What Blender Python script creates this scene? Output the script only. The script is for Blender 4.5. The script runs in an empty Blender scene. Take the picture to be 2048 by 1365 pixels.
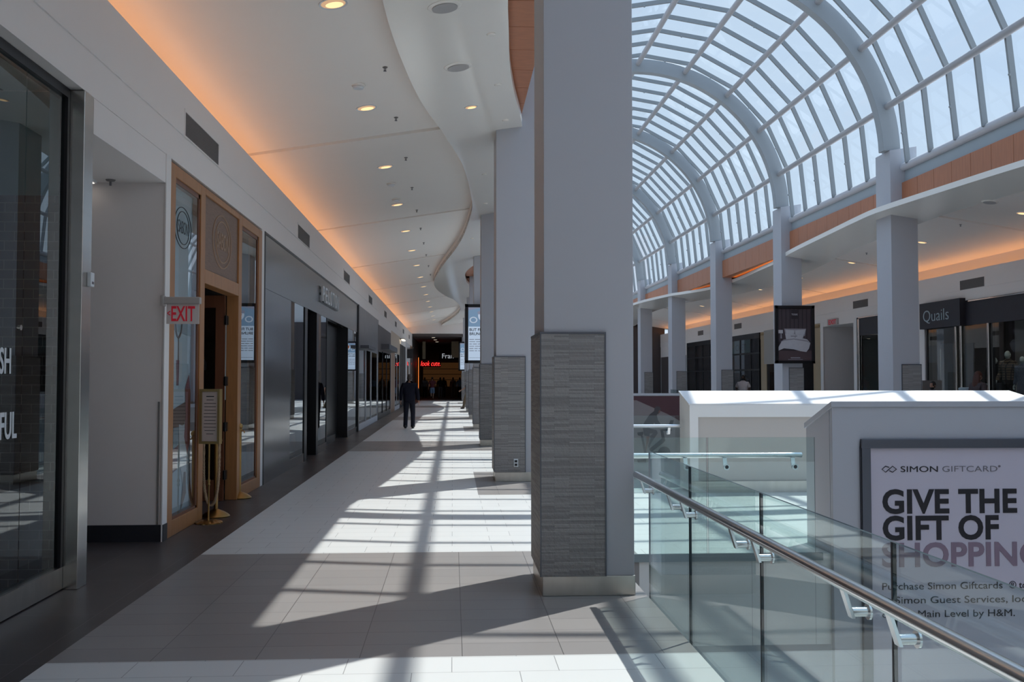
import bpy, bmesh, math, random
from mathutils import Vector, Matrix, Euler
random.seed(7)
SC = bpy.context.scene
COL = SC.collection
pi = math.pi

# ------------------------------------------------------------ camera, sky, sun, exposure
cam_d = bpy.data.cameras.new('camera')
cam_d.sensor_fit = 'HORIZONTAL'; cam_d.sensor_width = 36.0
cam_d.lens = 36.0 * 2000.0 / 2048.0
cam_d.clip_start = 0.05; cam_d.clip_end = 800
CAM = bpy.data.objects.new('camera', cam_d); COL.objects.link(CAM)
CAM.location = (0, 0, 1.66)
CAM.rotation_euler = (pi/2 + math.radians(2.1334), 0, -math.radians(3.403))
SC.camera = CAM

SC.view_settings.view_transform = 'Standard'
SC.view_settings.look = 'None'
SC.view_settings.gamma = 1.0
SC.view_settings.use_curve_mapping = False
SC.view_settings.exposure = 0.10
SC.cycles.use_denoising = True
SC.cycles.max_bounces = 10
SC.cycles.diffuse_bounces = 8
SC.cycles.glossy_bounces = 4
SC.cycles.transmission_bounces = 4
SC.cycles.transparent_max_bounces = 40
SC.cycles.sample_clamp_indirect = 10.0
SC.cycles.caustics_reflective = False
SC.cycles.caustics_refractive = False

W = bpy.data.worlds.new('sky'); SC.world = W; W.use_nodes = True
_n = W.node_tree.nodes; _l = W.node_tree.links
_n.clear()
_out = _n.new('ShaderNodeOutputWorld'); _bg = _n.new('ShaderNodeBackground')
_tc = _n.new('ShaderNodeTexCoord'); _nz = _n.new('ShaderNodeTexNoise'); _mp = _n.new('ShaderNodeMapping')
_mp.inputs['Scale'].default_value = (1.0, 1.0, 2.6)
_nz.inputs['Scale'].default_value = 2.2; _nz.inputs['Detail'].default_value = 7; _nz.inputs['Roughness'].default_value = 0.62
_rp = _n.new('ShaderNodeValToRGB'); _rp.color_ramp.elements[0].position = 0.36; _rp.color_ramp.elements[1].position = 0.70
_rp.color_ramp.elements[0].color = (0.36, 0.52, 0.80, 1); _rp.color_ramp.elements[1].color = (0.62, 0.74, 0.88, 1)
_sp = _n.new('ShaderNodeSeparateXYZ'); _mr = _n.new('ShaderNodeMapRange')
_mr.inputs['From Min'].default_value = 0.0; _mr.inputs['From Max'].default_value = 0.75
_mx = _n.new('ShaderNodeMix'); _mx.data_type = 'RGBA'
_mx.inputs['A'].default_value = (0.66, 0.78, 0.90, 1)
_l.new(_tc.outputs['Generated'], _mp.inputs['Vector']); _l.new(_mp.outputs['Vector'], _nz.inputs['Vector'])
_l.new(_nz.outputs['Fac'], _rp.inputs['Fac']); _l.new(_tc.outputs['Generated'], _sp.inputs['Vector'])
_l.new(_sp.outputs['Z'], _mr.inputs['Value']); _l.new(_mr.outputs['Result'], _mx.inputs['Factor'])
_l.new(_rp.outputs['Color'], _mx.inputs['B']); _l.new(_mx.outputs['Result'], _bg.inputs['Color'])
_m2 = _n.new('ShaderNodeMapRange'); _m2.interpolation_type = 'SMOOTHSTEP'        # added brightening of the unseen upper sky, for more ambient fill
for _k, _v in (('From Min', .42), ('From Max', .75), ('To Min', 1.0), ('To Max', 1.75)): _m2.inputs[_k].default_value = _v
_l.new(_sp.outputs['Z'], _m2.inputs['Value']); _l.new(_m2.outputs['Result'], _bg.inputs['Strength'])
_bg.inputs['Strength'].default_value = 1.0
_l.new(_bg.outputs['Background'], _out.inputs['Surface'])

sun_d = bpy.data.lights.new('sun', 'SUN'); sun_d.energy = 5.0; sun_d.angle = math.radians(0.53)
sun_d.color = (1.0, 0.955, 0.89)
SUN = bpy.data.objects.new('sun', sun_d); COL.objects.link(SUN)
SUN.location = (20, 20, 40)
SUN.rotation_euler = Vector((0.41, 0.355, 1.0)).to_track_quat('Z', 'Y').to_euler()

# ------------------------------------------------------------ materials
MATS = {}
def nodes(name):
    m = bpy.data.materials.new(name); m.use_nodes = True
    nt = m.node_tree; nt.nodes.clear()
    o = nt.nodes.new('ShaderNodeOutputMaterial')
    return m, nt, o
def pbr(name, col, rough=0.5, metal=0.0, var=0.04, vscale=3.0, spec=0.5, bump=0.0, bscale=60, stretch=None, emis=None, estr=0.0):
    """principled surface whose colour wanders a little with a noise texture"""
    m, nt, o = nodes(name); N = nt.nodes.new; L = nt.links.new
    b = N('ShaderNodeBsdfPrincipled'); L(b.outputs[0], o.inputs[0])
    tc = N('ShaderNodeTexCoord'); mp = N('ShaderNodeMapping'); L(tc.outputs['Object'], mp.inputs['Vector'])
    if stretch: mp.inputs['Scale'].default_value = stretch
    nz = N('ShaderNodeTexNoise'); nz.inputs['Scale'].default_value = vscale; nz.inputs['Detail'].default_value = 4
    L(mp.outputs['Vector'], nz.inputs['Vector'])
    mx = N('ShaderNodeMix'); mx.data_type = 'RGBA'
    mx.inputs['A'].default_value = tuple(max(0, c*(1-var)) for c in col) + (1,)
    mx.inputs['B'].default_value = tuple(min(1, c*(1+var)) for c in col) + (1,)
    L(nz.outputs['Fac'], mx.inputs['Factor']); L(mx.outputs['Result'], b.inputs['Base Color'])
    b.inputs['Roughness'].default_value = rough; b.inputs['Metallic'].default_value = metal
    b.inputs['Specular IOR Level'].default_value = spec
    if bump:
        n2 = N('ShaderNodeTexNoise'); n2.inputs['Scale'].default_value = bscale; L(mp.outputs['Vector'], n2.inputs['Vector'])
        bp = N('ShaderNodeBump'); bp.inputs['Strength'].default_value = bump; bp.inputs['Distance'].default_value = 0.01
        L(n2.outputs['Fac'], bp.inputs['Height']); L(bp.outputs['Normal'], b.inputs['Normal'])
    if emis:
        b.inputs['Emission Color'].default_value = tuple(emis) + (1,); b.inputs['Emission Strength'].default_value = estr
    MATS[name] = m
    return m
def glass(name, tint, refl=1.0, rough=0.0):
    m, nt, o = nodes(name); N = nt.nodes.new; L = nt.links.new
    tr = N('ShaderNodeBsdfTransparent'); tr.inputs[0].default_value = tuple(tint) + (1,)
    gl = N('ShaderNodeBsdfGlossy'); gl.inputs['Roughness'].default_value = rough; gl.inputs[0].default_value = (0.92, 0.97, 1, 1)
    fr = N('ShaderNodeFresnel'); ge = N('ShaderNodeNewGeometry')      # both faces of the pane reflect alike
    io = N('ShaderNodeMapRange'); io.inputs['To Min'].default_value = 1.5; io.inputs['To Max'].default_value = 1/1.5
    L(ge.outputs['Backfacing'], io.inputs['Value']); L(io.outputs['Result'], fr.inputs[0])
    mu = N('ShaderNodeMath'); mu.operation = 'MULTIPLY'; mu.inputs[1].default_value = refl; mu.use_clamp = True
    ms = N('ShaderNodeMixShader')
    L(fr.outputs[0], mu.inputs[0]); L(mu.outputs[0], ms.inputs[0]); L(tr.outputs[0], ms.inputs[1]); L(gl.outputs[0], ms.inputs[2])
    L(ms.outputs[0], o.inputs[0]); MATS[name] = m
    return m
def glow(name, col, strength):
    m, nt, o = nodes(name); e = nt.nodes.new('ShaderNodeEmission')
    e.inputs[0].default_value = tuple(col) + (1,); e.inputs[1].default_value = strength
    nt.links.new(e.outputs[0], o.inputs[0]); MATS[name] = m
    return m
def brick(name, ca, cb, mortar, w, h, ms, off=0.5, rough=0.4, axes='xz', bump=0.0, spec=0.5, noise=0.0):
    m, nt, o = nodes(name); N = nt.nodes.new; L = nt.links.new
    b = N('ShaderNodeBsdfPrincipled'); L(b.outputs[0], o.inputs[0])
    tc = N('ShaderNodeTexCoord'); sp = N('ShaderNodeSeparateXYZ'); cb_ = N('ShaderNodeCombineXYZ')
    L(tc.outputs['Object'], sp.inputs[0])
    if axes == 'sum':   # horizontal run along whichever way the face goes
        ad = N('ShaderNodeMath'); ad.operation = 'ADD'; L(sp.outputs['X'], ad.inputs[0]); L(sp.outputs['Y'], ad.inputs[1])
        L(ad.outputs[0], cb_.inputs[0]); L(sp.outputs['Z'], cb_.inputs[1])
    else:
        L(sp.outputs[axes[0].upper()], cb_.inputs[0]); L(sp.outputs[axes[1].upper()], cb_.inputs[1])
    bt = N('ShaderNodeTexBrick'); bt.offset = off
    bt.inputs['Scale'].default_value = 1.0; bt.inputs['Brick Width'].default_value = w; bt.inputs['Row Height'].default_value = h
    bt.inputs['Mortar Size'].default_value = ms; bt.inputs['Mortar Smooth'].default_value = 0.0
    bt.inputs['Color1'].default_value = tuple(ca) + (1,); bt.inputs['Color2'].default_value = tuple(cb) + (1,); bt.inputs['Mortar'].default_value = tuple(mortar) + (1,)
    L(cb_.outputs[0], bt.inputs['Vector']); L(bt.outputs['Color'], b.inputs['Base Color'])
    b.inputs['Roughness'].default_value = rough; b.inputs['Specular IOR Level'].default_value = spec
    if bump:
        bp = N('ShaderNodeBump'); bp.inputs['Strength'].default_value = bump; bp.inputs['Distance'].default_value = 0.02
        n2 = N('ShaderNodeTexNoise'); n2.inputs['Scale'].default_value = 40; L(cb_.outputs[0], n2.inputs['Vector'])
        su = N('ShaderNodeMath'); su.operation = 'SUBTRACT'; L(n2.outputs['Fac'], su.inputs[0]); L(bt.outputs['Fac'], su.inputs[1])
        L(su.outputs[0], bp.inputs['Height']); L(bp.outputs['Normal'], b.inputs['Normal'])
    MATS[name] = m
    return m

def floor_material():
    m, nt, o = nodes('mall_floor_tile'); N = nt.nodes.new; L = nt.links.new
    b = N('ShaderNodeBsdfPrincipled'); L(b.outputs[0], o.inputs[0])
    tc = N('ShaderNodeTexCoord'); sp = N('ShaderNodeSeparateXYZ'); L(tc.outputs['Object'], sp.inputs[0])
    def mth(op, a, c=None, d=None):
        n = N('ShaderNodeMath'); n.operation = op
        for i, v in enumerate((a, c, d)):
            if v is None: continue
            if isinstance(v, (int, float)): n.inputs[i].default_value = v
            else: L(v, n.inputs[i])
        return n.outputs[0]
    X, Y = sp.outputs['X'], sp.outputs['Y']
    u = mth('MINIMUM', X, mth('SUBTRACT', 12.47, X))
    def band(center, period, half):
        t = mth('PINGPONG', mth('ADD', mth('SUBTRACT', Y, center), period*20), period/2)   # distance to the nearest band centre
        return mth('LESS_THAN', t, half)
    full = band(7.84, 16.92, 1.80)
    part = mth('MULTIPLY', band(16.05, 16.92, 1.75), mth('GREATER_THAN', u, 0.37))
    grey = mth('MULTIPLY', mth('MAXIMUM', full, part), mth('LESS_THAN', u, 1.75))
    dark = mth('LESS_THAN', u, -2.36)
    def bt(off, w, h, c1, c2, mo, ms, dx=0.0):
        mp = N('ShaderNodeMapping'); mp.inputs['Location'].default_value = (dx, 0.07, 0); L(tc.outputs['Object'], mp.inputs['Vector'])
        t = N('ShaderNodeTexBrick'); t.offset = off; t.inputs['Scale'].default_value = 1
        t.inputs['Brick Width'].default_value = w; t.inputs['Row Height'].default_value = h; t.inputs['Mortar Size'].default_value = ms
        t.inputs['Mortar Smooth'].default_value = 0.3; t.inputs['Bias'].default_value = 0
        for k, c in (('Color1', c1), ('Color2', c2), ('Mortar', mo)): t.inputs[k].default_value = tuple(c) + (1,)
        L(mp.outputs[0], t.inputs['Vector']); return t.outputs['Color']
    light = bt(0.37, 0.6096, 0.3048, (0.61, 0.62, 0.61), (0.625, 0.635, 0.625), (0.25, 0.25, 0.255), 0.0026)
    gtile = bt(0.0, 0.6096, 0.3048, (0.235, 0.222, 0.216), (0.262, 0.247, 0.239), (0.085, 0.08, 0.08), 0.0030, -0.062)
    dtile = bt(0.0, 0.6096, 1.2192, (0.046, 0.037, 0.038), (0.058, 0.047, 0.048), (0.13, 0.115, 0.11), 0.003, 0.05)
    def mix(f, a, c):
        n = N('ShaderNodeMix'); n.data_type = 'RGBA'; L(f, n.inputs['Factor']); L(a, n.inputs['A']); L(c, n.inputs['B']); return n.outputs['Result']
    c = mix(dark, mix(grey, light, gtile), dtile)
    nz = N('ShaderNodeTexNoise'); nz.inputs['Scale'].default_value = 1.3; nz.inputs['Detail'].default_value = 6; L(tc.outputs['Object'], nz.inputs['Vector'])
    L(c, b.inputs['Base Color'])
    L(mth('MULTIPLY_ADD', nz.outputs['Fac'], 0.12, 0.30), b.inputs['Roughness'])
    b.inputs['Specular IOR Level'].default_value = 0.42
    MATS['floor'] = m
    return m

floor_material()
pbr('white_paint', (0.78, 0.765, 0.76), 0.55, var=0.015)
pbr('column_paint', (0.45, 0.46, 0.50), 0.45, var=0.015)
pbr('ceiling_paint', (0.88, 0.84, 0.80), 0.6, var=0.012)
pbr('soffit_gloss', (0.88, 0.85, 0.80), 0.16, var=0.012, spec=0.45)
pbr('fascia_paint', (0.80, 0.775, 0.77), 0.5, var=0.012)
pbr('alcove_paint', (0.74, 0.70, 0.69), 0.6, var=0.03)
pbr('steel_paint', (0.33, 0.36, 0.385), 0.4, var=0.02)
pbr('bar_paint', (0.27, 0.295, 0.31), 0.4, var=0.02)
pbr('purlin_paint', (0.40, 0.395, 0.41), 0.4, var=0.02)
pbr('sill_paint', (0.36, 0.42, 0.46), 0.45, var=0.02)
pbr('gutter_paint', (0.55, 0.56, 0.60), 0.35, var=0.03)
pbr('stainless', (0.56, 0.55, 0.53), 0.22, 1.0, var=0.12, vscale=2.0, stretch=(1, 1, 7))
pbr('plinth_steel', (0.50, 0.48, 0.45), 0.30, 1.0, var=0.2, vscale=3.0, stretch=(3, 3, 1))
pbr('rail_steel', (0.62, 0.63, 0.64), 0.20, 1.0, var=0.06)
pbr('chrome', (0.70, 0.68, 0.66), 0.12, 1.0, var=0.05)
pbr('black_metal', (0.012, 0.012, 0.015), 0.35, 0.3, var=0.1)
pbr('blackened_steel', (0.10, 0.104, 0.115), 0.17, 0.85, var=0.35, vscale=2.2, stretch=(1, 3, 0.12))
pbr('grille_grey', (0.20, 0.19, 0.19), 0.6, var=0.05)
pbr('speaker_mesh', (0.42, 0.41, 0.41), 0.6, var=0.05)
pbr('dark_slot', (0.015, 0.015, 0.015), 0.8)
pbr('joint_black', (0.006, 0.006, 0.012), 0.5)
pbr('oak', (0.36, 0.165, 0.062), 0.38, var=0.28, vscale=5, stretch=(6, 6, 0.6))
pbr('oak_dark', (0.16, 0.055, 0.025), 0.42, var=0.25, vscale=5, stretch=(6, 6, 0.6))
pbr('walnut', (0.20, 0.125, 0.092), 0.5, var=0.35, vscale=6, stretch=(1, 1, 9))
pbr('carved_line', (0.34, 0.22, 0.145), 0.5, var=0.1)
pbr('fascia_wood', (0.44, 0.165, 0.075), 0.42, var=0.22, vscale=5, stretch=(1, 3, 0.35))
pbr('wood_seam', (0.10, 0.03, 0.015), 0.7)
pbr('brass', (0.36, 0.225, 0.085), 0.28, 1.0, var=0.15)
pbr('gold_paint', (0.30, 0.20, 0.075), 0.35, 0.4, var=0.1)
pbr('rope', (0.42, 0.30, 0.19), 0.8, var=0.3, vscale=30)
pbr('paper', (0.60, 0.50, 0.46), 0.7, var=0.03)
pbr('ink', (0.012, 0.010, 0.014), 0.6)
pbr('ink_grey', (0.16, 0.15, 0.17), 0.6)
pbr('sign_grey', (0.42, 0.40, 0.39), 0.5, var=0.02)
pbr('sign_body', (0.30, 0.29, 0.30), 0.45, var=0.02)
pbr('exit_red', (0.50, 0.012, 0.03), 0.4, emis=(0.9, 0.02, 0.05), estr=0.08)
pbr('base_tile', (0.022, 0.022, 0.028), 0.3, var=0.2)
pbr('kiosk_white', (0.77, 0.765, 0.745), 0.45, var=0.012)
pbr('kiosk_panel', (0.50, 0.465, 0.43), 0.5, var=0.012)
pbr('kiosk_grey', (0.42, 0.43, 0.47), 0.45, var=0.012)
pbr('frame_grey', (0.10, 0.105, 0.125), 0.35, 0.4, var=0.05)
pbr('poster_lilac', (0.52, 0.485, 0.565), 0.5, var=0.02, vscale=0.8)
pbr('poster_mauve', (0.23, 0.165, 0.215), 0.5, var=0.02)
pbr('burgundy', (0.085, 0.032, 0.040), 0.55, var=0.1)
pbr('poster_pale', (0.25, 0.215, 0.215), 0.55, var=0.04)
pbr('poster_dark', (0.035, 0.03, 0.035), 0.55, var=0.1)
pbr('poster_shirt', (0.075, 0.065, 0.07), 0.55, var=0.1)
pbr('poster_skin', (0.22, 0.105, 0.085), 0.55)
pbr('bed_white', (0.46, 0.45, 0.48), 0.6, var=0.08, vscale=14)
pbr('bed_shade', (0.27, 0.25, 0.28), 0.6, var=0.06)
pbr('bed_wall', (0.055, 0.038, 0.046), 0.6, var=0.1)
pbr('bed_wall_dark', (0.026, 0.017, 0.022), 0.6)
pbr('bed_rug', (0.075, 0.045, 0.050), 0.6, var=0.1)
pbr('letter_white', (0.72, 0.76, 0.80), 0.35)
pbr('letter_pale', (0.32, 0.40, 0.45), 0.4)
pbr('awning_black', (0.022, 0.020, 0.030), 0.55, var=0.1)
pbr('store_dark', (0.025, 0.021, 0.024), 0.7, var=0.2)
pbr('store_mid', (0.10, 0.085, 0.085), 0.7, var=0.2)
pbr('store_warm', (0.22, 0.09, 0.035), 0.6, var=0.2)
pbr('marble_grey', (0.135, 0.138, 0.15), 0.3, var=0.4, vscale=2.2)
pbr('taupe', (0.085, 0.07, 0.072), 0.45, var=0.12, vscale=2, stretch=(1, 4, .3))
pbr('cream', (0.56, 0.475, 0.385), 0.55, var=0.03)
pbr('tan_panel', (0.34, 0.22, 0.145), 0.5, var=0.06)
pbr('pale_trim', (0.60, 0.62, 0.66), 0.45)
pbr('beige_front', (0.42, 0.33, 0.21), 0.5, var=0.05)
pbr('frost_panel', (0.36, 0.35, 0.33), 0.35, var=0.04)
pbr('teal_shade', (0.20, 0.30, 0.31), 0.4, var=0.05)
pbr('bin_teal', (0.08, 0.16, 0.16), 0.4)
pbr('lower_floor', (0.50, 0.50, 0.49), 0.35, var=0.05)
pbr('slab_edge', (0.33, 0.35, 0.37), 0.5, var=0.03)
pbr('gasket', (0.02, 0.05, 0.055), 0.4)
pbr('glass_edge', (0.012, 0.030, 0.036), 0.45, var=0.1, spec=0.2)
pbr('shoe_base', (0.14, 0.17, 0.18), 0.3, 0.6)
brick('stacked_stone', (0.215, 0.205, 0.205), (0.335, 0.322, 0.315), (0.13, 0.125, 0.125), 0.31, 0.0125, 0.0008, 0.37, rough=0.6, axes='sum', bump=0.4)
brick('brown_tile', (0.060, 0.038, 0.037), (0.085, 0.055, 0.053), (0.30, 0.25, 0.23), 0.155, 0.0765, 0.0022, 0.5, rough=0.25, axes='xz')
glass('vault_glass', (0.90, 0.95, 0.985), 0.5)
glass('rail_glass', (0.885, 0.95, 0.938), 1.0)
glass('shop_glass', (0.50, 0.56, 0.55), 1.25)
glass('clear_glass', (0.86, 0.91, 0.92), 1.3)
glass('dark_glass', (0.30, 0.33, 0.35), 1.2)
glow('lamp_warm', (1.0, 0.70, 0.36), 1.3)
glow('lamp_cone', (0.95, 0.60, 0.36), 0.62)
glow('cove_led', (1.0, 0.43, 0.14), 6.2)
glow('ledge_led', (1.0, 0.36, 0.06), 4.0)
glow('neon_red', (1.0, 0.035, 0.03), 3.0)
glow('neon_orange', (1.0, 0.25, 0.05), 1.2)
glow('added_window_fill', (1.0, 0.93, 0.85), 6.0)
glow('shop_spot', (1.0, 0.86, 0.66), 2.0)
glow('screen_blue', (0.40, 0.50, 0.64), 1.0)
glow('screen_photo', (0.15, 0.24, 0.36), 1.0)
glow('screen_plate', (0.40, 0.47, 0.58), 1.0)
glow('screen_food', (0.30, 0.085, 0.03), 1.0)
glow('screen_shade', (0.20, 0.22, 0.30), 1.0)
glow('sign_white_lit', (0.75, 0.80, 0.86), 0.42)
glow('passage_glow', (1.0, 0.90, 0.80), 1.3)
glow('painted_warm_glow', (1.0, 0.42, 0.14), 0.028)
# people
pbr('skin', (0.42, 0.235, 0.17), 0.55, var=0.08)
pbr('skin_dark', (0.085, 0.042, 0.028), 0.55, var=0.08)
pbr('suit_navy', (0.012, 0.0125, 0.022), 0.75, spec=0.12, var=0.2)
pbr('trouser_navy', (0.017, 0.018, 0.028), 0.75, spec=0.12, var=0.2)
pbr('shoe_black', (0.006, 0.006, 0.007), 0.4)
pbr('hair_grey', (0.075, 0.06, 0.055), 0.7, var=0.4, vscale=40)
pbr('hair_dark', (0.010, 0.008, 0.008), 0.6, var=0.3)
pbr('hair_auburn', (0.07, 0.022, 0.014), 0.6, var=0.4, vscale=30)
pbr('cloth_maroon', (0.085, 0.010, 0.018), 0.8)
pbr('cloth_blue', (0.14, 0.21, 0.33), 0.8)
pbr('cloth_khaki', (0.16, 0.12, 0.075), 0.8)
pbr('cloth_black', (0.012, 0.012, 0.013), 0.8, spec=0.12)
pbr('cloth_white', (0.52, 0.46, 0.46), 0.8, var=0.05)
pbr('cloth_grey', (0.12, 0.12, 0.14), 0.8, var=0.1)
pbr('cloth_pattern', (0.06, 0.045, 0.05), 0.8, var=0.9, vscale=35)
pbr('cloth_floral', (0.10, 0.11, 0.16), 0.8, var=0.9, vscale=40)
pbr('mask_black', (0.008, 0.008, 0.01), 0.7)
pbr('mannequin_white', (0.50, 0.56, 0.57), 0.35, var=0.03)
pbr('mannequin_dark', (0.03, 0.03, 0.035), 0.4, var=0.1)
brick('plaid', (0.24, 0.17, 0.12), (0.16, 0.11, 0.08), (0.03, 0.022, 0.022), 0.09, 0.075, 0.011, 0.0, rough=0.85, axes='sum')
M = MATS

# ------------------------------------------------------------ mesh helpers
AX = 12.47            # the right side of the mall mirrors the left: X -> AX - X
class MB:
    """collects shapes; build() links them as ONE mesh object"""
    def __init__(s): s.v = []; s.f = []; s.m = []; s.cur = 0
    def add(s, vs, fs):
        o = len(s.v); s.v += [Vector(p) for p in vs]
        for f in fs: s.f.append(tuple(i + o for i in f)); s.m.append(s.cur)
        return s
    def box(s, x0, x1, y0, y1, z0, z1):
        vs = [(x, y, z) for z in (z0, z1) for y in (y0, y1) for x in (x0, x1)]
        return s.add(vs, [(0, 2, 3, 1), (4, 5, 7, 6), (0, 1, 5, 4), (2, 6, 7, 3), (0, 4, 6, 2), (1, 3, 7, 5)])
    def hexa(s, b, t):       # 4 bottom + 4 top points, same winding (ccw from above)
        return s.add(list(b) + list(t), [(3, 2, 1, 0), (4, 5, 6, 7)] + [(i, (i+1) % 4, 4 + (i+1) % 4, 4 + i) for i in range(4)])
    def quad(s, a, b, c, d): return s.add([a, b, c, d], [(0, 1, 2, 3)])
    def prism(s, pts, fn, a, b):   # pts: 2-D outline; fn(p, t) -> 3-D
        n = len(pts)
        vs = [fn(p, a) for p in pts] + [fn(p, b) for p in pts]
        return s.add(vs, [tuple(range(n))[::-1], tuple(range(n, 2*n))] + [(i, (i+1) % n, n + (i+1) % n, n + i) for i in range(n)])
    def tube(s, path, r, n=10, cap=True, closed=False):
        P = [Vector(p) for p in path]; k = len(P); rings = []
        rr = r if isinstance(r, (list, tuple)) else [r]*k
        up0 = None
        for i in range(k):
            if closed: t = P[(i+1) % k] - P[i-1]
            else: t = P[min(i+1, k-1)] - P[max(i-1, 0)]
            t.normalize()
            if up0 is None:
                up0 = Vector((0, 0, 1)) if abs(t.z) < 0.9 else Vector((1, 0, 0))
            a = up0 - t*up0.dot(t)
            if a.length < 1e-5: a = t.orthogonal()
            a.normalize(); up0 = a; b = t.cross(a)
            rings.append([P[i] + (a*math.cos(2*pi*j/n) + b*math.sin(2*pi*j/n))*rr[i] for j in range(n)])
        vs = [p for r_ in rings for p in r_]; fs = []
        for i in range(k if closed else k-1):
            i2 = (i+1) % k
            for j in range(n): fs.append((i*n + j, i*n + (j+1) % n, i2*n + (j+1) % n, i2*n + j))
        if cap and not closed: fs += [tuple(range(n))[::-1], tuple(range((k-1)*n, k*n))]
        return s.add(vs, fs)
    def lathe(s, prof, c, n=24, axis='z'):   # prof: (radius, height)
        vs = []; c = Vector(c)
        for r, h in prof:
            for j in range(n):
                a = 2*pi*j/n; p = (r*math.cos(a), r*math.sin(a), h)
                if axis == 'y': p = (p[0], p[2], p[1])
                if axis == 'x': p = (p[2], p[0], p[1])
                vs.append(c + Vector(p))
        fs = []
        for i in range(len(prof)-1):
            for j in range(n):
                q = (i*n + j, i*n + (j+1) % n, (i+1)*n + (j+1) % n, (i+1)*n + j)
                fs.append(q if axis == 'z' else q[::-1])
        e = (tuple(range(n))[::-1], tuple(range((len(prof)-1)*n, len(prof)*n)))
        fs += list(e) if axis == 'z' else [e[0][::-1], e[1][::-1]]
        return s.add(vs, fs)
    def ball(s, c, rx, ry=None, rz=None, nu=14, nv=10, fn=None):
        ry = ry or rx; rz = rz or rx; c = Vector(c); vs = []
        for i in range(nv+1):
            th = pi*i/nv
            for j in range(nu):
                ph = 2*pi*j/nu
                d = Vector((math.sin(th)*math.cos(ph), math.sin(th)*math.sin(ph), math.cos(th)))
                if fn: d = fn(d)
                vs.append(c + Vector((d.x*rx, d.y*ry, d.z*rz)))
        fs = [(i*nu + j, (i+1)*nu + j, (i+1)*nu + (j+1) % nu, i*nu + (j+1) % nu) for i in range(nv) for j in range(nu)]
        return s.add(vs, fs)
    def xf(s, mat):
        s.v = [mat @ p for p in s.v]; return s
    def build(s, name, mat, parent=None, smooth=False, bevel=0, flip=False, loc=None):
        v = s.v; f = s.f
        if flip: v = [Vector((AX - p.x, p.y, p.z)) for p in v]; f = [q[::-1] for q in f]
        if parent is not None:
            off = world_loc(parent)
        else:
            off = Vector(loc) if loc is not None else Vector((0, 0, 0))
        me = bpy.data.meshes.new(name)
        me.from_pydata([tuple(p - off) for p in v], [], f)
        mats = mat if isinstance(mat, (list, tuple)) else [mat]
        for m_ in mats: me.materials.append(M[m_] if isinstance(m_, str) else m_)
        if len(mats) > 1:
            for p, k in zip(me.polygons, s.m): p.material_index = k
        bm = bmesh.new(); bm.from_mesh(me); bmesh.ops.remove_doubles(bm, verts=bm.verts, dist=1e-6)
        bm.normal_update(); bm.to_mesh(me); bm.free()
        if smooth:
            for p in me.polygons: p.use_smooth = True
        me.update()
        o = bpy.data.objects.new(name, me); COL.objects.link(o)
        if parent is not None: o.parent = parent
        elif loc is not None: o.location = loc
        if bevel:
            b = o.modifiers.new('bevel', 'BEVEL'); b.width = bevel; b.segments = 2; b.limit_method = 'ANGLE'
        if smooth:
            try: me.set_sharp_from_angle(angle=math.radians(40))
            except Exception: pass
        return o
def world_loc(o):
    p = Vector((0, 0, 0))
    while o is not None: p += o.location; o = o.parent
    return p
def tag(o, label=None, cat=None, group=None, kind=None):
    if label: o['label'] = label
    if cat: o['category'] = cat
    if group: o['group'] = group
    if kind: o['kind'] = kind
    return o
def thing(name, label, cat, loc, group=None):
    o = bpy.data.objects.new(name, None); COL.objects.link(o); o.location = loc; o.empty_display_size = 0.1
    return tag(o, label, cat, group)
def struct(o): o['kind'] = 'structure'; return o
def copy_thing(src, loc, label, group=None):
    c = src.copy(); COL.objects.link(c); c.location = loc; c['label'] = label
    if group: c['group'] = group
    for ch in list(src.children):
        d = ch.copy(); COL.objects.link(d); d.parent = c
        for g in list(ch.children):
            e = g.copy(); COL.objects.link(e); e.parent = d
    return c
def text(name, s, size, loc, face, mat, parent=None, extrude=0.003, bold=0.0, sx=1.0, align='LEFT', spacing=1.0, shear=0.0, fit=None):
    cu = bpy.data.curves.new(name, 'FONT'); cu.body = s; cu.size = size; cu.extrude = extrude; cu.offset = bold
    cu.align_x = align; cu.space_character = spacing; cu.shear = shear; cu.resolution_u = 4
    cu.materials.append(M[mat])
    tmp = bpy.data.objects.new(name, cu); COL.objects.link(tmp)
    bpy.context.view_layer.update(); dg = bpy.context.evaluated_depsgraph_get()
    me = bpy.data.meshes.new_from_object(tmp.evaluated_get(dg)); bpy.data.objects.remove(tmp); bpy.data.curves.remove(cu)
    me.name = name
    if not me.materials: me.materials.append(M[mat])
    o = bpy.data.objects.new(name, me); COL.objects.link(o)
    o.rotation_euler = {'-y': (pi/2, 0, 0), '+x': (pi/2, 0, pi/2), '-x': (pi/2, 0, -pi/2)}[face]
    if fit:
        xs = [v.co.x for v in me.vertices]; sx = fit / max(max(xs) - min(xs), 1e-4)
    o.scale = (sx, 1, 1)
    p = Vector(loc)
    if parent is not None: p = p - world_loc(parent); o.parent = parent
    o.location = p
    return o
ORD = ['nearest', 'second', 'third', 'fourth', 'fifth', 'sixth', 'seventh', 'eighth', 'ninth', 'tenth', 'eleventh', 'twelfth', 'thirteenth', 'fourteenth', 'fifteenth', 'sixteenth', 'seventeenth', 'eighteenth']
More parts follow.
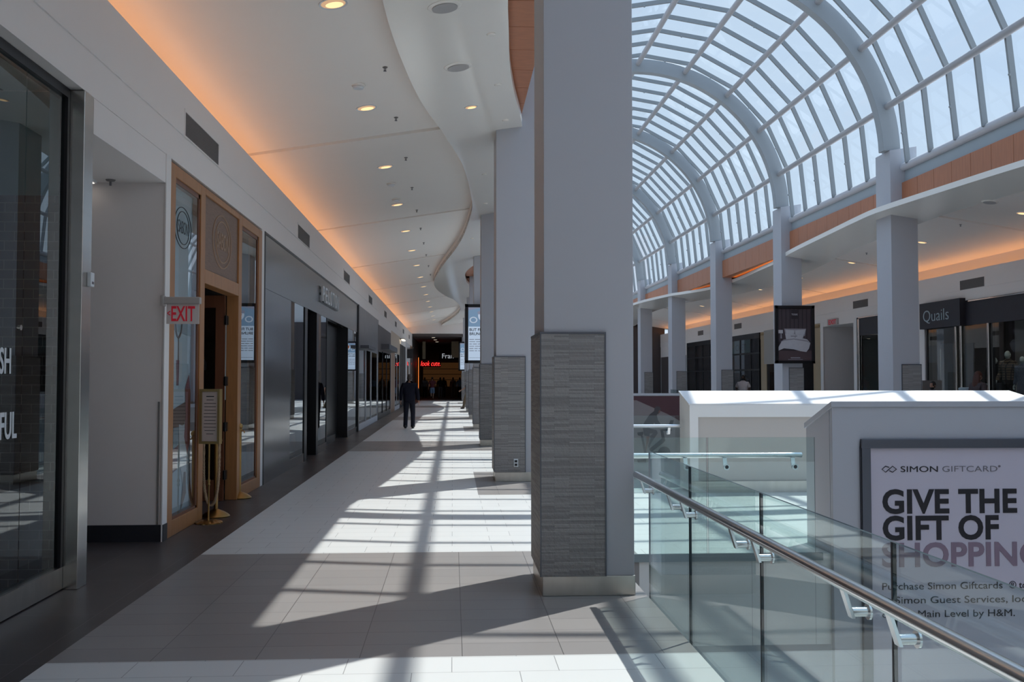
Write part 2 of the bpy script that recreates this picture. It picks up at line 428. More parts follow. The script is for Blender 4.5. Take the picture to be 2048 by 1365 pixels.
def lerp_table(T, y):
    """smooth (Catmull-Rom) interpolation through (y, value) pairs"""
    if y <= T[0][0]: return T[0][1]
    if y >= T[-1][0]: return T[-1][1]
    for i in range(len(T)-1):
        if T[i][0] <= y <= T[i+1][0]:
            y0, a = T[i]; y1, b = T[i+1]; t = (y-y0)/(y1-y0)
            m0 = (T[i+1][1]-T[i-1][1])/(T[i+1][0]-T[i-1][0])*(y1-y0) if i > 0 else b-a
            m1 = (T[i+2][1]-a)/(T[i+2][0]-y0)*(y1-y0) if i+2 < len(T) else b-a
            return (2*t**3-3*t**2+1)*a + (t**3-2*t**2+t)*m0 + (-2*t**3+3*t**2)*b + (t**3-t**2)*m1

# ------------------------------------------------------------ the plan (metres; X across, Y down the mall, camera over the origin)
BAY = 8.46
COLY = [7.66 + BAY*k for k in range(-2, 9)]        # front faces of the column rows
Y0, Y1 = -11.0, 73.5                               # built length of the arcade
UW = -2.95                                         # shop-front line
def z_main(u): return 5.86 + 0.157*u               # corridor ceiling
def z_soff(u): return 5.70 + 0.15*(u - 0.70)       # lower soffit by the columns
LEDGE = [(-11, 1.70), (-7, 1.55), (-2, 1.15), (2, .80), (6, .60), (9.5, .56), (10.5, .58), (11.4, .64), (12.75, .73), (14.2, .885), (15.7, 1.08), (18.7, 1.36), (21.3, 1.55), (24.6, 1.735), (28.2, 1.575), (32.6, 1.27), (35.2, .83), (37.7, .50), (41.1, .55), (44, .76), (46.1, .98), (49.8, 1.45), (57, 1.95), (62, 1.75), (67, 1.2), (74, .6)]
LEDGE_R = [(-11, 1.70), (-7, 1.55), (-2, 1.15), (2, .80), (6, .60), (9.5, .56), (12.75, .73), (15.7, 1.05), (18.73, 1.354), (21.27, 1.541), (24.53, 1.738), (25.36, 1.734), (28.2, 1.575), (32.64, 1.293), (34.73, 1.021), (37.35, .879), (40.2, .727), (44.5, .716), (48.7, 1.269), (49.8, 1.468), (57.1, 1.99), (62, 1.75), (67, 1.2), (74, .6)]
CURVE = [(-11, .3), (-8, .05), (-3, -.55), (2, -.80), (6, -.78), (10.04, -.716), (11.6, -.65), (13.8, -.459), (15.8, -.167), (18.45, .177), (21.98, .41), (24.0, .449), (29.1, .21), (35.6, -.454), (40.06, -.748), (43.5, -.66), (47.5, -.293), (50.3, .067), (55.5, .407), (60.5, .384), (66.9, -.176), (71.6, -.758), (74, -.8)]

# ------------------------------------------------------------ floors and shell
fl = MB()
fl.box(-9.0, 1.49, Y0, 95, -0.85, 0)                       # left walkway
fl.box(AX-1.49, AX+9.0, Y0, 95, -0.85, 0)                  # right walkway
fl.box(1.49, AX-1.49, 9.35, 15.05, -0.85, 0)               # near bridge
fl.box(1.49, AX-1.49, 26.3, 32.0, -0.85, 0)                # second bridge
fl.box(1.49, AX-1.49, 58.0, 95, -0.85, 0)                  # far end
struct(fl.build('floor', 'floor'))
lo = MB().box(-2, 15, Y0, 95, -5.6, -5.4)
struct(lo.build('floor_lower', 'lower_floor'))
lw = MB(); lw.box(-2.2, -2.0, Y0, 95, -5.4, -.85); lw.box(15, 15.2, Y0, 95, -5.4, -.85)
struct(lw.build('wall_lower', 'slab_edge'))
bw = MB(); bw.box(-9, AX+9, Y0-.3, Y0, -.85, 14); struct(bw.build('wall_back', 'fascia_paint'))

def ys(a, b, step=0.45):
    n = max(2, int((b-a)/step)); return [a + (b-a)*i/n for i in range(n+1)]
REV = [y + 0.43 for y in COLY]
def corridor(flip):
    side = 'right' if flip else 'left'
    led = LEDGE_R if flip else LEDGE
    # wavy soffit slab beside the columns
    s = MB(); Y = ys(Y0, Y1); n = len(Y); rows = []
    for y in Y:
        c = lerp_table(CURVE, y); l = lerp_table(led, y)
        us = [c + (l-c)*t for t in (0, .25, .5, .75, 1)]
        rows.append([(u_, y, z_soff(u_)) for u_ in us] + [(us[-1], y, z_soff(us[-1]) + .13), (c, y, z_soff(us[0]) + .13)])
    k = 7
    vs = [p for r in rows for p in r]; fs = []
    for i in range(n-1):
        for j in range(k):
            j2 = (j+1) % k
            fs.append((i*k + j, (i+1)*k + j, (i+1)*k + j2, i*k + j2))
    s.add(vs, fs)
    o = s.build('ceiling_soffit_' + side, 'soffit_gloss', flip=flip, smooth=True); struct(o)
    # step between soffit and the raised ceiling
    st = MB()
    for a, b in zip(Y[:-1], Y[1:]):
        ca, cb = lerp_table(CURVE, a), lerp_table(CURVE, b)
        st.quad((ca, a, z_soff(ca)+.0), (cb, b, z_soff(cb)+.0), (cb, b, z_main(cb)+.12), (ca, a, z_main(ca)+.12))
    struct(st.build('trim_step_' + side, 'ceiling_paint', flip=flip))
    # raised ceiling in bays parted by reveals at the column lines
    edges = [Y0] + [r for r in REV if Y0 < r < Y1] + [Y1]
    mc = MB()
    for a, b in zip(edges[:-1], edges[1:]):
        a2 = a + (.09 if a in REV else 0); b2 = b - (.09 if b in REV else 0)
        YY = ys(a2, b2, .6)
        for p, q in zip(YY[:-1], YY[1:]):
            cp, cq = lerp_table(CURVE, p) + .02, lerp_table(CURVE, q) + .02
            mc.quad((-3.52, p, z_main(-3.52)), (-3.52, q, z_main(-3.52)), (cq, q, z_main(cq)), (cp, p, z_main(cp)))
        for y in (a, b):
            if y in REV and y != edges[-1]:
                pass
        if b in REV:
            c = lerp_table(CURVE, b) + .02
            lo_, hi_ = b - .09, b + .09
            for yy in (lo_, hi_):
                mc.quad((-3.52, yy, z_main(-3.52)), (c, yy, z_main(c)), (c, yy, z_main(c)+.16), (-3.52, yy, z_main(-3.52)+.16))
            mc.quad((-3.52, lo_, z_main(-3.52)+.16), (-3.52, hi_, z_main(-3.52)+.16), (c, hi_, z_main(c)+.16), (c, lo_, z_main(c)+.16))
    struct(mc.build('ceiling_' + side, 'ceiling_paint', flip=flip))
    rf = MB().box(-9, .41, Y0, 95, 6.30, 6.42); struct(rf.build('ceiling_deck_' + side, 'white_paint', flip=flip))
    # shop-front bulkhead with its cove
    f = MB()
    f.box(-3.6, UW, Y0, Y1, 3.97, 4.305)
    f.box(-3.6, UW - .012, Y0, Y1, 4.305, 4.325)
    f.box(-3.6, UW, Y0, Y1, 4.325, 4.70)
    f.box(-3.03, UW, Y0, Y1, 4.70, 4.89)
    f.box(-3.6, -3.52, Y0, Y1, 4.70, 6.3)
    struct(f.build('wall_' + side + '_bulkhead', 'fascia_paint', flip=flip))
    led_m = MB().box(-3.40, -3.34, Y0, Y1-.5, 4.705, 4.72)
    tag(led_m.build('cove_light', 'cove_led', flip=flip), 'long warm cove light glowing above the %s shopfronts' % ('far' if flip else 'near'), 'light')
    # timber fascia box over the ledge, one length per bay
    first = 3 if flip else 2
    for i, (a, b) in enumerate(zip(COLY[first:-1], COLY[first+1:])):
        root = thing('timber_fascia', 'orange timber fascia box %s, %s bay in view' % ('across the atrium' if flip else 'above the near walkway columns', ORD[i]), 'fascia',
                     ((AX - 1.1) if flip else 1.1, a + .87, 5.9), 'timber fascia boxes under the glass vault')
        y0, y1 = a + .87, b
        nb = 9; w = (y1 - y0)/nb
        p = MB(); sm = MB()
        for j in range(nb):
            p.box(.47, 1.10, y0 + j*w + .006, y0 + (j+1)*w - .006, 5.905, 6.62)
        p.build('panel', 'fascia_wood', root, flip=flip)
        sm.box(.49, 1.088, y0, y1, 5.915, 6.60); sm.build('backing', 'wood_seam', root, flip=flip)
    # sill, spring beam wall and gutter tube under the vault
    sl = MB(); sl.box(.72, 1.02, Y0, Y1, 6.60, 7.02); sl.box(.55, 1.00, Y0, Y1, 6.95, 7.08)
    struct(sl.build('trim_sill_' + side, 'sill_paint', flip=flip))
    # glow strip hidden on the slab where it draws back under the timber box
    gl = None; cnt = 0
    for a, b in zip(Y[:-1], Y[1:]):
        la, lb = lerp_table(led, a), lerp_table(led, b)
        ok = flip and la < 1.02 and 30 < a < 50 and all(not (c - .3 < a < c + 1.2) for c in COLY)
        if ok:
            za, zb = z_soff(la) + .135, z_soff(lb) + .135
            gl = gl or MB(); gl.quad((la - .085, a, za), (lb - .085, b, zb), (lb - .055, b, zb), (la - .055, a, za))
        elif gl:
            tag(gl.build('ledge_light', 'ledge_led', flip=flip), 'thin orange light line under the timber box %s, %s piece' % ('across the atrium' if flip else 'above the near walkway', ORD[cnt]), 'light', 'ledge light lines'); gl = None; cnt += 1
corridor(False); corridor(True)

# ------------------------------------------------------------ columns
def column(i, y, flip):
    x0, x1 = .70, 1.396
    nm = ORD[i - (4 if flip else 2)]
    root = thing('column', '', 'column', (AX - 1.05 if flip else 1.05, y + .435, 0), 'stone-clad white columns along the hall')
    root['kind'] = 'thing'
    if flip: root['label'] = 'white column with grey stone base across the atrium, %s of its row in view' % nm
    else: root['label'] = ('white column with grey stacked stone base, %s of the near walkway row' % nm) if i > 2 else 'large white column with grey stacked stone base, closest to the camera'
    s = MB()
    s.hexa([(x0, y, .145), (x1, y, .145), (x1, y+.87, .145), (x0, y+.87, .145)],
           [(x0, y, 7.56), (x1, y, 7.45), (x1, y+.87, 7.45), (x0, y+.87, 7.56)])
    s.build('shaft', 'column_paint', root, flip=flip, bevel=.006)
    t = .028; e = 1.166
    c = MB()
    c.box(x0 - t, e, y - t, y, .15, 2.0); c.box(x0 - t, x0, y, y + .87, .15, 2.0); c.box(x0 - t, e, y + .87, y + .87 + t, .15, 2.0)
    c.build('stone_cladding', 'stacked_stone', root, flip=flip)
    tr = MB()
    tr.box(x0 - t - .004, e + .012, y - t - .004, y, 2.0, 2.016); tr.box(x0 - t - .004, x0, y, y + .87, 2.0, 2.016)
    tr.box(e, e + .012, y - t - .004, y, .15, 2.0); tr.box(e, e + .012, y + .87, y + .87 + t, .15, 2.016)
    tr.box(x0 - t - .004, x0 - t + .006, y - t - .005, y - t, .15, 2.0)
    tr.build('edge_trim', 'frame_grey', root, flip=flip)
    p = MB().box(x0 - .012, x1 + .006, y - .012, y + .882, 0, .15)
    p.build('plinth', 'plinth_steel', root, flip=flip, bevel=.004)
    return root
cols = {}
for i, y in enumerate(COLY):
    for fp in (False, True):
        if i >= (4 if fp else 2): cols[(i, fp)] = column(i, y, fp)
# power outlet on the second visible column
oroot = thing('power_outlet', 'white wall socket low on the stone base of the walkway column behind the front one', 'socket', (1.02, 16.085, .30))
MB().box(.985, 1.055, 16.08, 16.094, .235, .365).build('cover_plate', 'letter_white', oroot, bevel=.003)
MB().box(1.0, 1.04, 16.072, 16.081, .312, .345).box(1.0, 1.04, 16.072, 16.081, .255, .288).build('socket_face', 'ink', oroot)

# ------------------------------------------------------------ glass vault
VX, VZ = AX/2, 7.31
def vpt(r, deg, y): a = math.radians(deg); return (VX + r*math.cos(a), y, VZ + r*math.sin(a))
def arch(y, label):
    m = MB(); n = 56; vs = []; fs = []
    for i in range(n+1):
        d = 1.7 + 176.6*i/n
        vs += [vpt(4.70, d, y+.06), vpt(5.15, d, y+.06), vpt(5.15, d, y+.36), vpt(4.70, d, y+.36)]
    for i in range(n):
        for j in range(4):
            fs.append((i*4+j, i*4+(j+1) % 4, (i+1)*4+(j+1) % 4, (i+1)*4+j))
    fs += [(3, 2, 1, 0), (n*4, n*4+1, n*4+2, n*4+3)]
    m.add(vs, fs)
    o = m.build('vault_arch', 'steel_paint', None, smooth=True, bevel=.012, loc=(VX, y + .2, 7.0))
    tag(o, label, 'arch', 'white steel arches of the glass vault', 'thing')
for k, y in enumerate(COLY):
    arch(y, ['white steel roof arch farthest behind the camera', 'white steel roof arch overhead behind the camera', 'white steel roof arch over the column closest to the camera', 'white steel roof arch above the top edge of view'][k] if k < 4 else
         'white steel roof arch landing on the %s column across the atrium' % ORD[k-4])
PUR = [90 + 18.8*j for j in range(-4, 5)]
FAC = [-3] + PUR + [183]
def bay(i, y0, y1):
    lab = ['glazed vault bay farthest behind the camera', 'glazed vault bay overhead behind the camera', 'glazed vault bay over the front walkway column', 'glazed vault bay at the top right of view, cut by the frame'][i] if i < 4 else \
        'glazed vault bay between the %s and %s arches in view' % (ORD[i-4], ORD[i-3])
    root = thing('skylight_bay', lab, 'skylight', (VX, y0 + .36, 7.0), 'glazed bays of the barrel vault')
    root['kind'] = 'thing'
    for d in PUR:
        p = MB().tube([vpt(4.98, d, y0+.36), vpt(4.98, d, y1+.06)], .085, 12); p.build('purlin', 'purlin_paint', root, smooth=True)
    for sx in (-1, 1):
        x = VX + sx*5.19
        MB().tube([(x, y0+.87, 7.02), (x, y1, 7.02)], .10, 12).build('gutter_tube', 'gutter_paint', root, smooth=True)
    nb = 7; w = (y1 - y0)/nb; n = 36
    for j in range(nb):
        yc = y0 + .21 + (j + .5)*w
        b = MB(); vs = []; fs = []; n = len(FAC) - 1
        for d in FAC:
            vs += [vpt(5.065, d, yc-.034), vpt(5.185, d, yc-.034), vpt(5.185, d, yc+.034), vpt(5.065, d, yc+.034)]
        for q in range(n):
            for e in range(4): fs.append((q*4+e, q*4+(e+1) % 4, (q+1)*4+(e+1) % 4, (q+1)*4+e))
        b.add(vs, fs)
        if j % 2 == 0:                       # small clip on every other bar, halfway up each pane
            for d in [p_ + 9.4 for p_ in PUR[:-1]] + [5.5]:
                P = Vector(vpt(4.985, d, yc - .03)); b.ball(P, .032, .028, .032, 8, 6)
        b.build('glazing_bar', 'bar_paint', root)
    g = MB(); n = len(FAC) - 1; vs = []; fs = []
    for d in FAC: vs += [vpt(5.17, d, y0+.2), vpt(5.17, d, y1+.2)]
    for q in range(n): fs.append((q*2, q*2+1, q*2+3, q*2+2))
    g.add(vs, fs); g.build('glass', 'vault_glass', root)
for i, (a, b) in enumerate(zip(COLY[:-1], COLY[1:])): bay(i, a, b)
# roof edges that close the gap between vault foot and deck, and the gable walls
for fp in (False, True):
    m = MB(); m.box(-9, .72, Y0, 95, 6.42, 6.55); m.box(.60, .72, Y0, Y1, 6.42, 7.02)
    struct(m.build('trim_roof_' + ('right' if fp else 'left'), 'white_paint', flip=fp))

# ------------------------------------------------------------ glass balustrades
def panel_mesh(x0, x1, y0, y1, z0, z1):
    m = MB(); dx, dy = x1-x0, y1-y0
    vs = [(x, y, z) for z in (z0, z1) for y in (y0, y1) for x in (x0, x1)]
    F = [(0, 2, 3, 1), (4, 5, 7, 6), (0, 1, 5, 4), (2, 6, 7, 3), (0, 4, 6, 2), (1, 3, 7, 5)]
    for k, f in enumerate(F):
        big = k in ((4, 5) if dy > dx else (2, 3)); m.cur = 0 if big else 1
        o = len(m.v)
        m.add([vs[i] for i in f], [(0, 1, 2, 3)])
    return m
def balustrade(label, axis, pos, joints, rail_off, top=1.10, zr=.925, bottom=-.22, rail_ext=(0, 0), group='frameless glass balustrades', flipx=False, brk=True):
    """axis 'y': runs down the hall at x=pos; axis 'x': runs across at y=pos. joints: panel boundaries"""
    a, b = joints[0], joints[-1]
    P = (lambda t, q, z: (q, t, z)) if axis == 'y' else (lambda t, q, z: (t, q, z))
    root = thing('glass_balustrade', label, 'railing', P((a+b)/2, pos, 0), group)
    for s, e in zip(joints[:-1], joints[1:]):
        s2, e2 = s + .007, e - .007
        m = panel_mesh(pos, pos+.013, s2, e2, bottom, top) if axis == 'y' else panel_mesh(s2, e2, pos, pos+.013, bottom, top)
        m.build('glass_panel', ['rail_glass', 'glass_edge'], root)
    for j in joints[1:-1]:
        gk = MB(); c0, c1 = pos - .001, pos + .014
        if axis == 'y': gk.box(c0, c1, j - .006, j + .006, bottom, top).build('joint_gasket', 'joint_black', root)
    ra, rb = a + rail_ext[0], b + rail_ext[1]
    q = pos + rail_off
    h = MB().tube([P(ra, q, zr), P(rb, q, zr)], .0255, 16); h.build('handrail', 'rail_steel', root, smooth=True)
    if brk:
        pts = []
        for j in joints:
            for d in (-.19, .19):
                if a + .05 < j + d < b - .05: pts.append(j + d)
        sgn = 1 if rail_off > 0 else -1
        for t in pts:
            k = MB()
            w_ = .019; q2 = q - sgn*.035; th = .006          # slanted flat arm
            k.hexa([P(t - w_, q2 - th, zr-.125), P(t + w_, q2 - th, zr-.125), P(t + w_, q2 + th, zr-.125), P(t - w_, q2 + th, zr-.125)],
                   [P(t - w_, q - th, zr-.015), P(t + w_, q - th, zr-.015), P(t + w_, q + th, zr-.015), P(t - w_, q + th, zr-.015)])
            k.tube([P(t, q - sgn*.034, zr-.105), P(t, pos + (.013 if sgn > 0 else 0), zr-.105)], .018, 12)
            k.tube([P(t, pos + (.013 if sgn > 0 else 0), zr-.105), P(t, pos + (.013 if sgn > 0 else 0) + sgn*.008, zr-.105)], .03, 12)
            k.build('bracket', 'rail_steel', root, smooth=True)
    return root
balustrade('frameless glass balustrade with steel handrail running from the front column toward the camera', 'y', 1.50, [-5.46, -3.99, -2.52, -1.05, .42, 1.89, 3.36, 4.83, 6.30, 7.62], -.10, rail_ext=(0, -.03))
nb_ = balustrade('glass balustrade on the near edge of the bridge, beside the gift card wall', 'x', 9.335, [1.42, 2.40, 3.44], .10, rail_ext=(0, -.10), bottom=-.03)
MB().box(1.42, 3.5, 9.325, 9.36, -.06, .012).build('base_shoe', 'shoe_base', nb_)
balustrade('short glass balustrade on the far bridge edge, ending at the white wall', 'x', 14.85, [1.46, 2.43, 3.41], -.10, rail_ext=(0, -.02), zr=.95, bottom=0.0)
for (a, b, lab, fx) in ((17.0, 24.4, 'glass balustrade along the walkway edge behind the front column', 0), (33.95, 41.4, 'glass balustrade across the atrium, nearer of the two lengths', 1), (42.4, 49.8, 'glass balustrade across the atrium, farther of the two lengths', 1)):
    n = 5; js = [a + (b-a)*i/n for i in range(n+1)]
    balustrade(lab, 'y', (AX - 1.513) if fx else 1.50, js, .10 if fx else -.10)

# ------------------------------------------------------------ the two low walls on the bridge and the rider poster
GY = 9.24
gw = thing('sign_wall', 'low grey wall carrying the large gift card poster, right of the glass railings', 'wall sign', (6.2, 9.6, 0))
b = MB(); b.box(3.58, 9.0, 9.27, 9.335, -3.3, 1.386)
b.prism([(9.345, 0.0), (9.97, 0.0), (9.97, 1.155), (9.345, 1.386)], lambda p, t: (t, p[0], p[1]), 3.58, 9.0)
b.build('wall_body', 'kiosk_grey', gw)
MB().prism([(9.255, 1.388), (9.99, 1.150), (9.99, 1.205), (9.255, 1.443)], lambda p, t: (t, p[0], p[1]), 3.565, 9.02).build('coping', 'kiosk_grey', gw, bevel=.004)
f = MB(); X0, X1, Z0, Z1, fw = 3.845, 8.70, -2.75, 1.088, .087
f.box(X0, X1, 9.225, 9.27, Z1 - fw, Z1); f.box(X0, X1, 9.225, 9.27, Z0, Z0 + fw)
f.box(X0, X0 + fw, 9.225, 9.27, Z0 + fw, Z1 - fw); f.box(X1 - fw, X1, 9.225, 9.27, Z0 + fw, Z1 - fw)
f.build('poster_frame', 'frame_grey', gw, bevel=.006)
pp = MB().box(X0 + fw, X1 - fw, 9.252, 9.268, Z0 + fw, Z1 - fw).build('poster', 'poster_lilac', gw)
def gx(x): xn = (x - 1024)/2000; return GY*(xn + .0595)/(1 - .0595*xn)
def gz(y): return 1.66 - (y - 757)*GY/2000*1.024
ty = 9.249
text('lettering', 'GIVE THE', .308, (gx(1760.5), ty, gz(1025.2)), '-y', 'ink', pp, .0015, .0095, fit=1.31, spacing=1.03)
text('lettering', 'GIFT OF', .308, (gx(1760.5), ty, gz(1077.8)), '-y', 'ink', pp, .0015, .0095, fit=1.127, spacing=1.03)
text('lettering', 'SHOPPING', .308, (gx(1759), ty, gz(1131.0)), '-y', 'poster_mauve', pp, .0015, .0085, fit=1.555, spacing=1.03)
text('lettering', 'SIMON', .079, (gx(1797.8), ty, gz(944.3)), '-y', 'ink', pp, .0015, .0, fit=.362)
text('lettering', 'GIFTCARD', .079, (gx(1880.8), ty, gz(944.3)), '-y', 'ink_grey', pp, .0015, -.0008, fit=.537)
text('lettering', '®', .03, (gx(1993.6), ty, gz(936)), '-y', 'ink_grey', pp, .0015)
lg = MB()
def dm(cx, cy, w, h): return [(gx(cx - w), ty, gz(cy)), (gx(cx), ty, gz(cy - h)), (gx(cx + w), ty, gz(cy)), (gx(cx), ty, gz(cy + h))]
A = [(1776, 934.8), (1769, 932.6), (1761.6, 938.6), (1769, 944.4), (1776, 938.6), (1783, 932.6), (1790.8, 938.6), (1783, 944.4), (1776.4, 941.5)]
lg.tube([(gx(p[0]), ty, gz(p[1])) for p in A], .0042, 6); lg.build('emblem', 'ink', pp)
text('lettering', 'Purchase Simon Giftcards', .094, (gx(1757.5), ty, gz(1177.3)), '-y', 'ink', pp, .0015, .0, fit=1.165)
text('lettering', '® today', .094, (gx(2011), ty, gz(1177.3)), '-y', 'ink', pp, .0015, .0)
text('lettering', 'at Simon Guest Services, located', .094, (gx(1757.5), ty, gz(1204.7)), '-y', 'ink', pp, .0015, .0, fit=1.61)
text('lettering', 'on the Main Level by H&M.', .094, (gx(1757.5), ty, gz(1232.2)), '-y', 'ink', pp, .0015, .0, fit=1.285)

kw = thing('kiosk_wall', 'low white wall with sunlit sloping top on the far side of the bridge', 'wall', (5.9, 14.7, 0))
m = MB()
m.prism([(14.42, 0.02), (15.02, .02), (15.02, 1.455), (14.42, 1.275)], lambda p, t: (t, p[0], p[1]), 3.44, 8.6)
m.build('wall_body', 'kiosk_white', kw)
t_ = MB(); t_.hexa([(3.43, 14.39, 1.267), (8.86, 14.39, 1.267), (8.62, 15.05, 1.448), (3.43, 15.05, 1.448)],
                   [(3.43, 14.39, 1.289), (8.86, 14.39, 1.289), (8.62, 15.05, 1.470), (3.43, 15.05, 1.470)])
t_.build('sloping_coping', 'kiosk_white', kw)
m = MB(); m.box(8.6, 8.84, 14.42, 14.6, .02, 1.27); m.build('end_pier', 'kiosk_white', kw)
f = MB(); f.box(3.44, 8.6, 14.375, 14.42, 1.095, 1.27); f.box(3.44, 3.565, 14.375, 14.42, .165, 1.095); f.box(8.47, 8.6, 14.375, 14.42, .165, 1.10)
f.build('raised_border', 'kiosk_white', kw)
MB().box(3.565, 8.47, 14.405, 14.419, .165, 1.095).build('blank_panel', 'kiosk_panel', kw)
MB().box(3.43, 8.61, 14.36, 14.42, 0, .165).build('plinth', 'plinth_steel', kw)

rw = thing('sign_wall', 'far low wall showing a poster of a rider on an exercise bike', 'wall sign', (6.2, 26.2, 0))
m = MB(); m.box(3.55, 8.95, 26.21, 26.285, -3.3, 1.20); m.prism([(26.31, 0.0), (26.9, 0), (26.9, .97), (26.31, 1.20)], lambda p, t: (t, p[0], p[1]), 3.55, 8.95)
m.build('wall_body', 'kiosk_grey', rw)
MB().prism([(26.19, 1.20), (26.95, .93), (26.95, .985), (26.19, 1.262)], lambda p, t: (t, p[0], p[1]), 3.53, 8.97).build('coping', 'gutter_paint', rw)
PXs = .00155
def rx(c): return 4.68 + c*PXs
def rz(c): return 1.358 - c*PXs
poster = MB().box(4.74, 8.6, 26.19, 26.209, -1.0, 1.19).build('poster', 'poster_pale', rw)
def flat(name, pts, mat, y, parent, fx, fz, th=.002):
    return MB().prism([(fx(p[0]), fz(p[1])) for p in pts][::-1], lambda p, t: (p[0], t, p[1]), y, y + th).build(name, mat, parent)
flat('printed_ground', [(60, 112), (2500, 112), (2500, 1400), (850, 1400), (850, 530), (640, 415), (110, 180), (60, 180)], 'burgundy', 26.186, poster, rx, rz)
flat('printed_rider', [(205, 620), (250, 540), (330, 425), (410, 365), (418, 315), (450, 285), (500, 288), (522, 325), (515, 375), (490, 405), (455, 425), (475, 520), (545, 620), (520, 645), (430, 590), (412, 560), (330, 660), (450, 690), (472, 740), (430, 800), (360, 905), (320, 1000), (300, 960), (345, 830), (335, 790), (390, 745), (330, 745), (330, 800), (240, 780), (222, 690)], 'poster_shirt', 26.182, poster, rx, rz)
flat('printed_skin', [(490, 360), (516, 345), (512, 385), (480, 405)], 'poster_skin', 26.178, poster, rx, rz)
flat('printed_skin', [(275, 800), (332, 800), (312, 900), (288, 960), (272, 1060), (252, 1060), (268, 930)], 'poster_skin', 26.178, poster, rx, rz)
bk = MB()
def fl2(pts): bk.prism([(rx(p[0]), rz(p[1])) for p in pts][::-1], lambda p, t: (p[0], t, p[1]), 26.1765, 26.178)
fl2([(180, 790), (215, 790), (275, 1060), (330, 1085), (330, 1110), (240, 1110)]); fl2([(320, 1010), (550, 820), (605, 860), (560, 910), (360, 1060)])
fl2([(515, 690), (560, 690), (600, 870), (545, 880)]); fl2([(495, 680), (640, 668), (720, 684), (690, 704), (560, 702)])
fl2([(690, 520), (750, 520), (712, 632), (648, 632)]); fl2([(118, 728), (222, 715), (222, 748), (200, 790), (130, 775)])
fl2([(580 + 108*math.cos(a*pi/12), 1075 + 108*math.sin(a*pi/12)) for a in range(24)]); fl2([(330, 1060), (580, 1040), (600, 1110), (330, 1110)])
fl2([(110, 1190), (270, 1180), (270, 1240), (130, 1240)])
bk.build('printed_bike', 'poster_dark', poster)

# ------------------------------------------------------------ ceiling fittings
def downlight(loc, slope, label, r=.155, grp='recessed downlights'):
    x, y, z = loc
    root = thing('downlight', label, 'ceiling light', loc, grp)
    R = Matrix.Translation(Vector(loc)) @ Matrix.Rotation(-math.atan(slope), 4, 'Y')
    m = MB().lathe([(r, -.004), (r + .018, -.010), (r + .026, -.004), (r + .026, .0)], (0, 0, 0), 28)
    ring = MB(); n = 28; vs = []; fs = []
    prof = [(r*.83, .03), (r*.86, -.008), (r, -.012), (r, .0)]
    for i in range(n):
        a = 2*pi*i/n
        for q in prof: vs.append((q[0]*math.cos(a), q[0]*math.sin(a), q[1]))
    for i in range(n):
        for j in range(3): fs.append((i*4+j, ((i+1) % n)*4+j, ((i+1) % n)*4+j+1, i*4+j+1))
    ring.add(vs, fs).xf(R).build('trim_ring', 'letter_white', root, smooth=True)
    c = MB(); vs = []; fs = []
    for i in range(n):
        a = 2*pi*i/n; vs += [(r*.84*math.cos(a), r*.84*math.sin(a), -.006), (r*.78*math.cos(a), r*.78*math.sin(a), .0)]
    for i in range(n): fs.append((i*2, i*2+1, ((i+1) % n)*2+1, ((i+1) % n)*2))
    c.add(vs, fs)
    c.xf(R).build('reflector', 'lamp_cone', root)
    l_ = MB(); vs = [(r*.80*math.cos(2*pi*i/n), r*.80*math.sin(2*pi*i/n), -.005) for i in range(n)]
    l_.add(vs, [tuple(range(n))[::-1]]).xf(R).build('lens', 'lamp_cone', root)
    s = MB(); vs = [(.01 + r*.62*math.cos(2*pi*i/n), r*.20 + r*.55*math.sin(2*pi*i/n), -.008) for i in range(n)]
    s.add(vs, [tuple(range(n))[::-1]]).xf(R).build('bulb', 'lamp_warm', root)
    return root
for i in range(15):
    u = -1.28; y = 10.62 + 4.13*i
    downlight((u, y, z_main(u)), .157, 'round recessed downlight in the left walkway ceiling, %s of its row' % ORD[i], grp='left walkway downlights')
for i in range(7):
    u = -1.30; y = 23.3 + 5.2*i
    downlight((AX - u, y, z_main(u)), -.157, 'round recessed downlight over the walkway across the atrium, %s of its row' % ORD[i], grp='far walkway downlights')
downlight((.262, 14.52, z_soff(.262)), .15, 'small recessed downlight in the wavy soffit by the front columns', r=.10)
def speaker(u, y, label, flip=False):
    z = z_soff(u); sl = -.15 if flip else .15; x = AX - u if flip else u
    root = thing('ceiling_speaker', label, 'speaker', (x, y, z), 'round ceiling speakers')
    R = Matrix.Translation((x, y, z)) @ Matrix.Rotation(-math.atan(sl), 4, 'Y')
    MB().lathe([(.12, -.018), (.145, -.016), (.178, -.007), (.185, .004)][::-1], (0, 0, 0), 30).xf(R).build('bezel', 'soffit_gloss', root, smooth=True)
    MB().lathe([(.138, -.018), (.136, -.026)][::-1], (0, 0, 0), 30).xf(R).build('grille', 'speaker_mesh', root)
speaker(-.093, 10.43, 'round speaker grille in the white soffit at the top edge')
speaker(.061, 12.53, 'round speaker grille in the white soffit, larger and lower in view')
speaker(.35, 21.8, 'round speaker grille in the soffit across the atrium', True)
def cap(u, y, label, zf, r=.055, h=.02, flip=False):
    x = AX - u if flip else u
    o = MB().lathe([(r*.75, -h), (r, -h*.4), (r, .004)][::-1], (x, y, zf(u)), 18).build('sprinkler_cover', 'soffit_gloss', None, smooth=True, loc=(x, y, zf(u)))
    tag(o, label, 'sprinkler', 'flush sprinkler covers')
for i, (u, y) in enumerate([(.438, 11.47), (.614, 13.55), (.822, 15.55), (.62, 19.6), (.75, 23.0), (.55, 28.6)]):
    cap(u, y, 'small round sprinkler cover on the wavy soffit, %s from the camera' % ORD[i], z_soff)
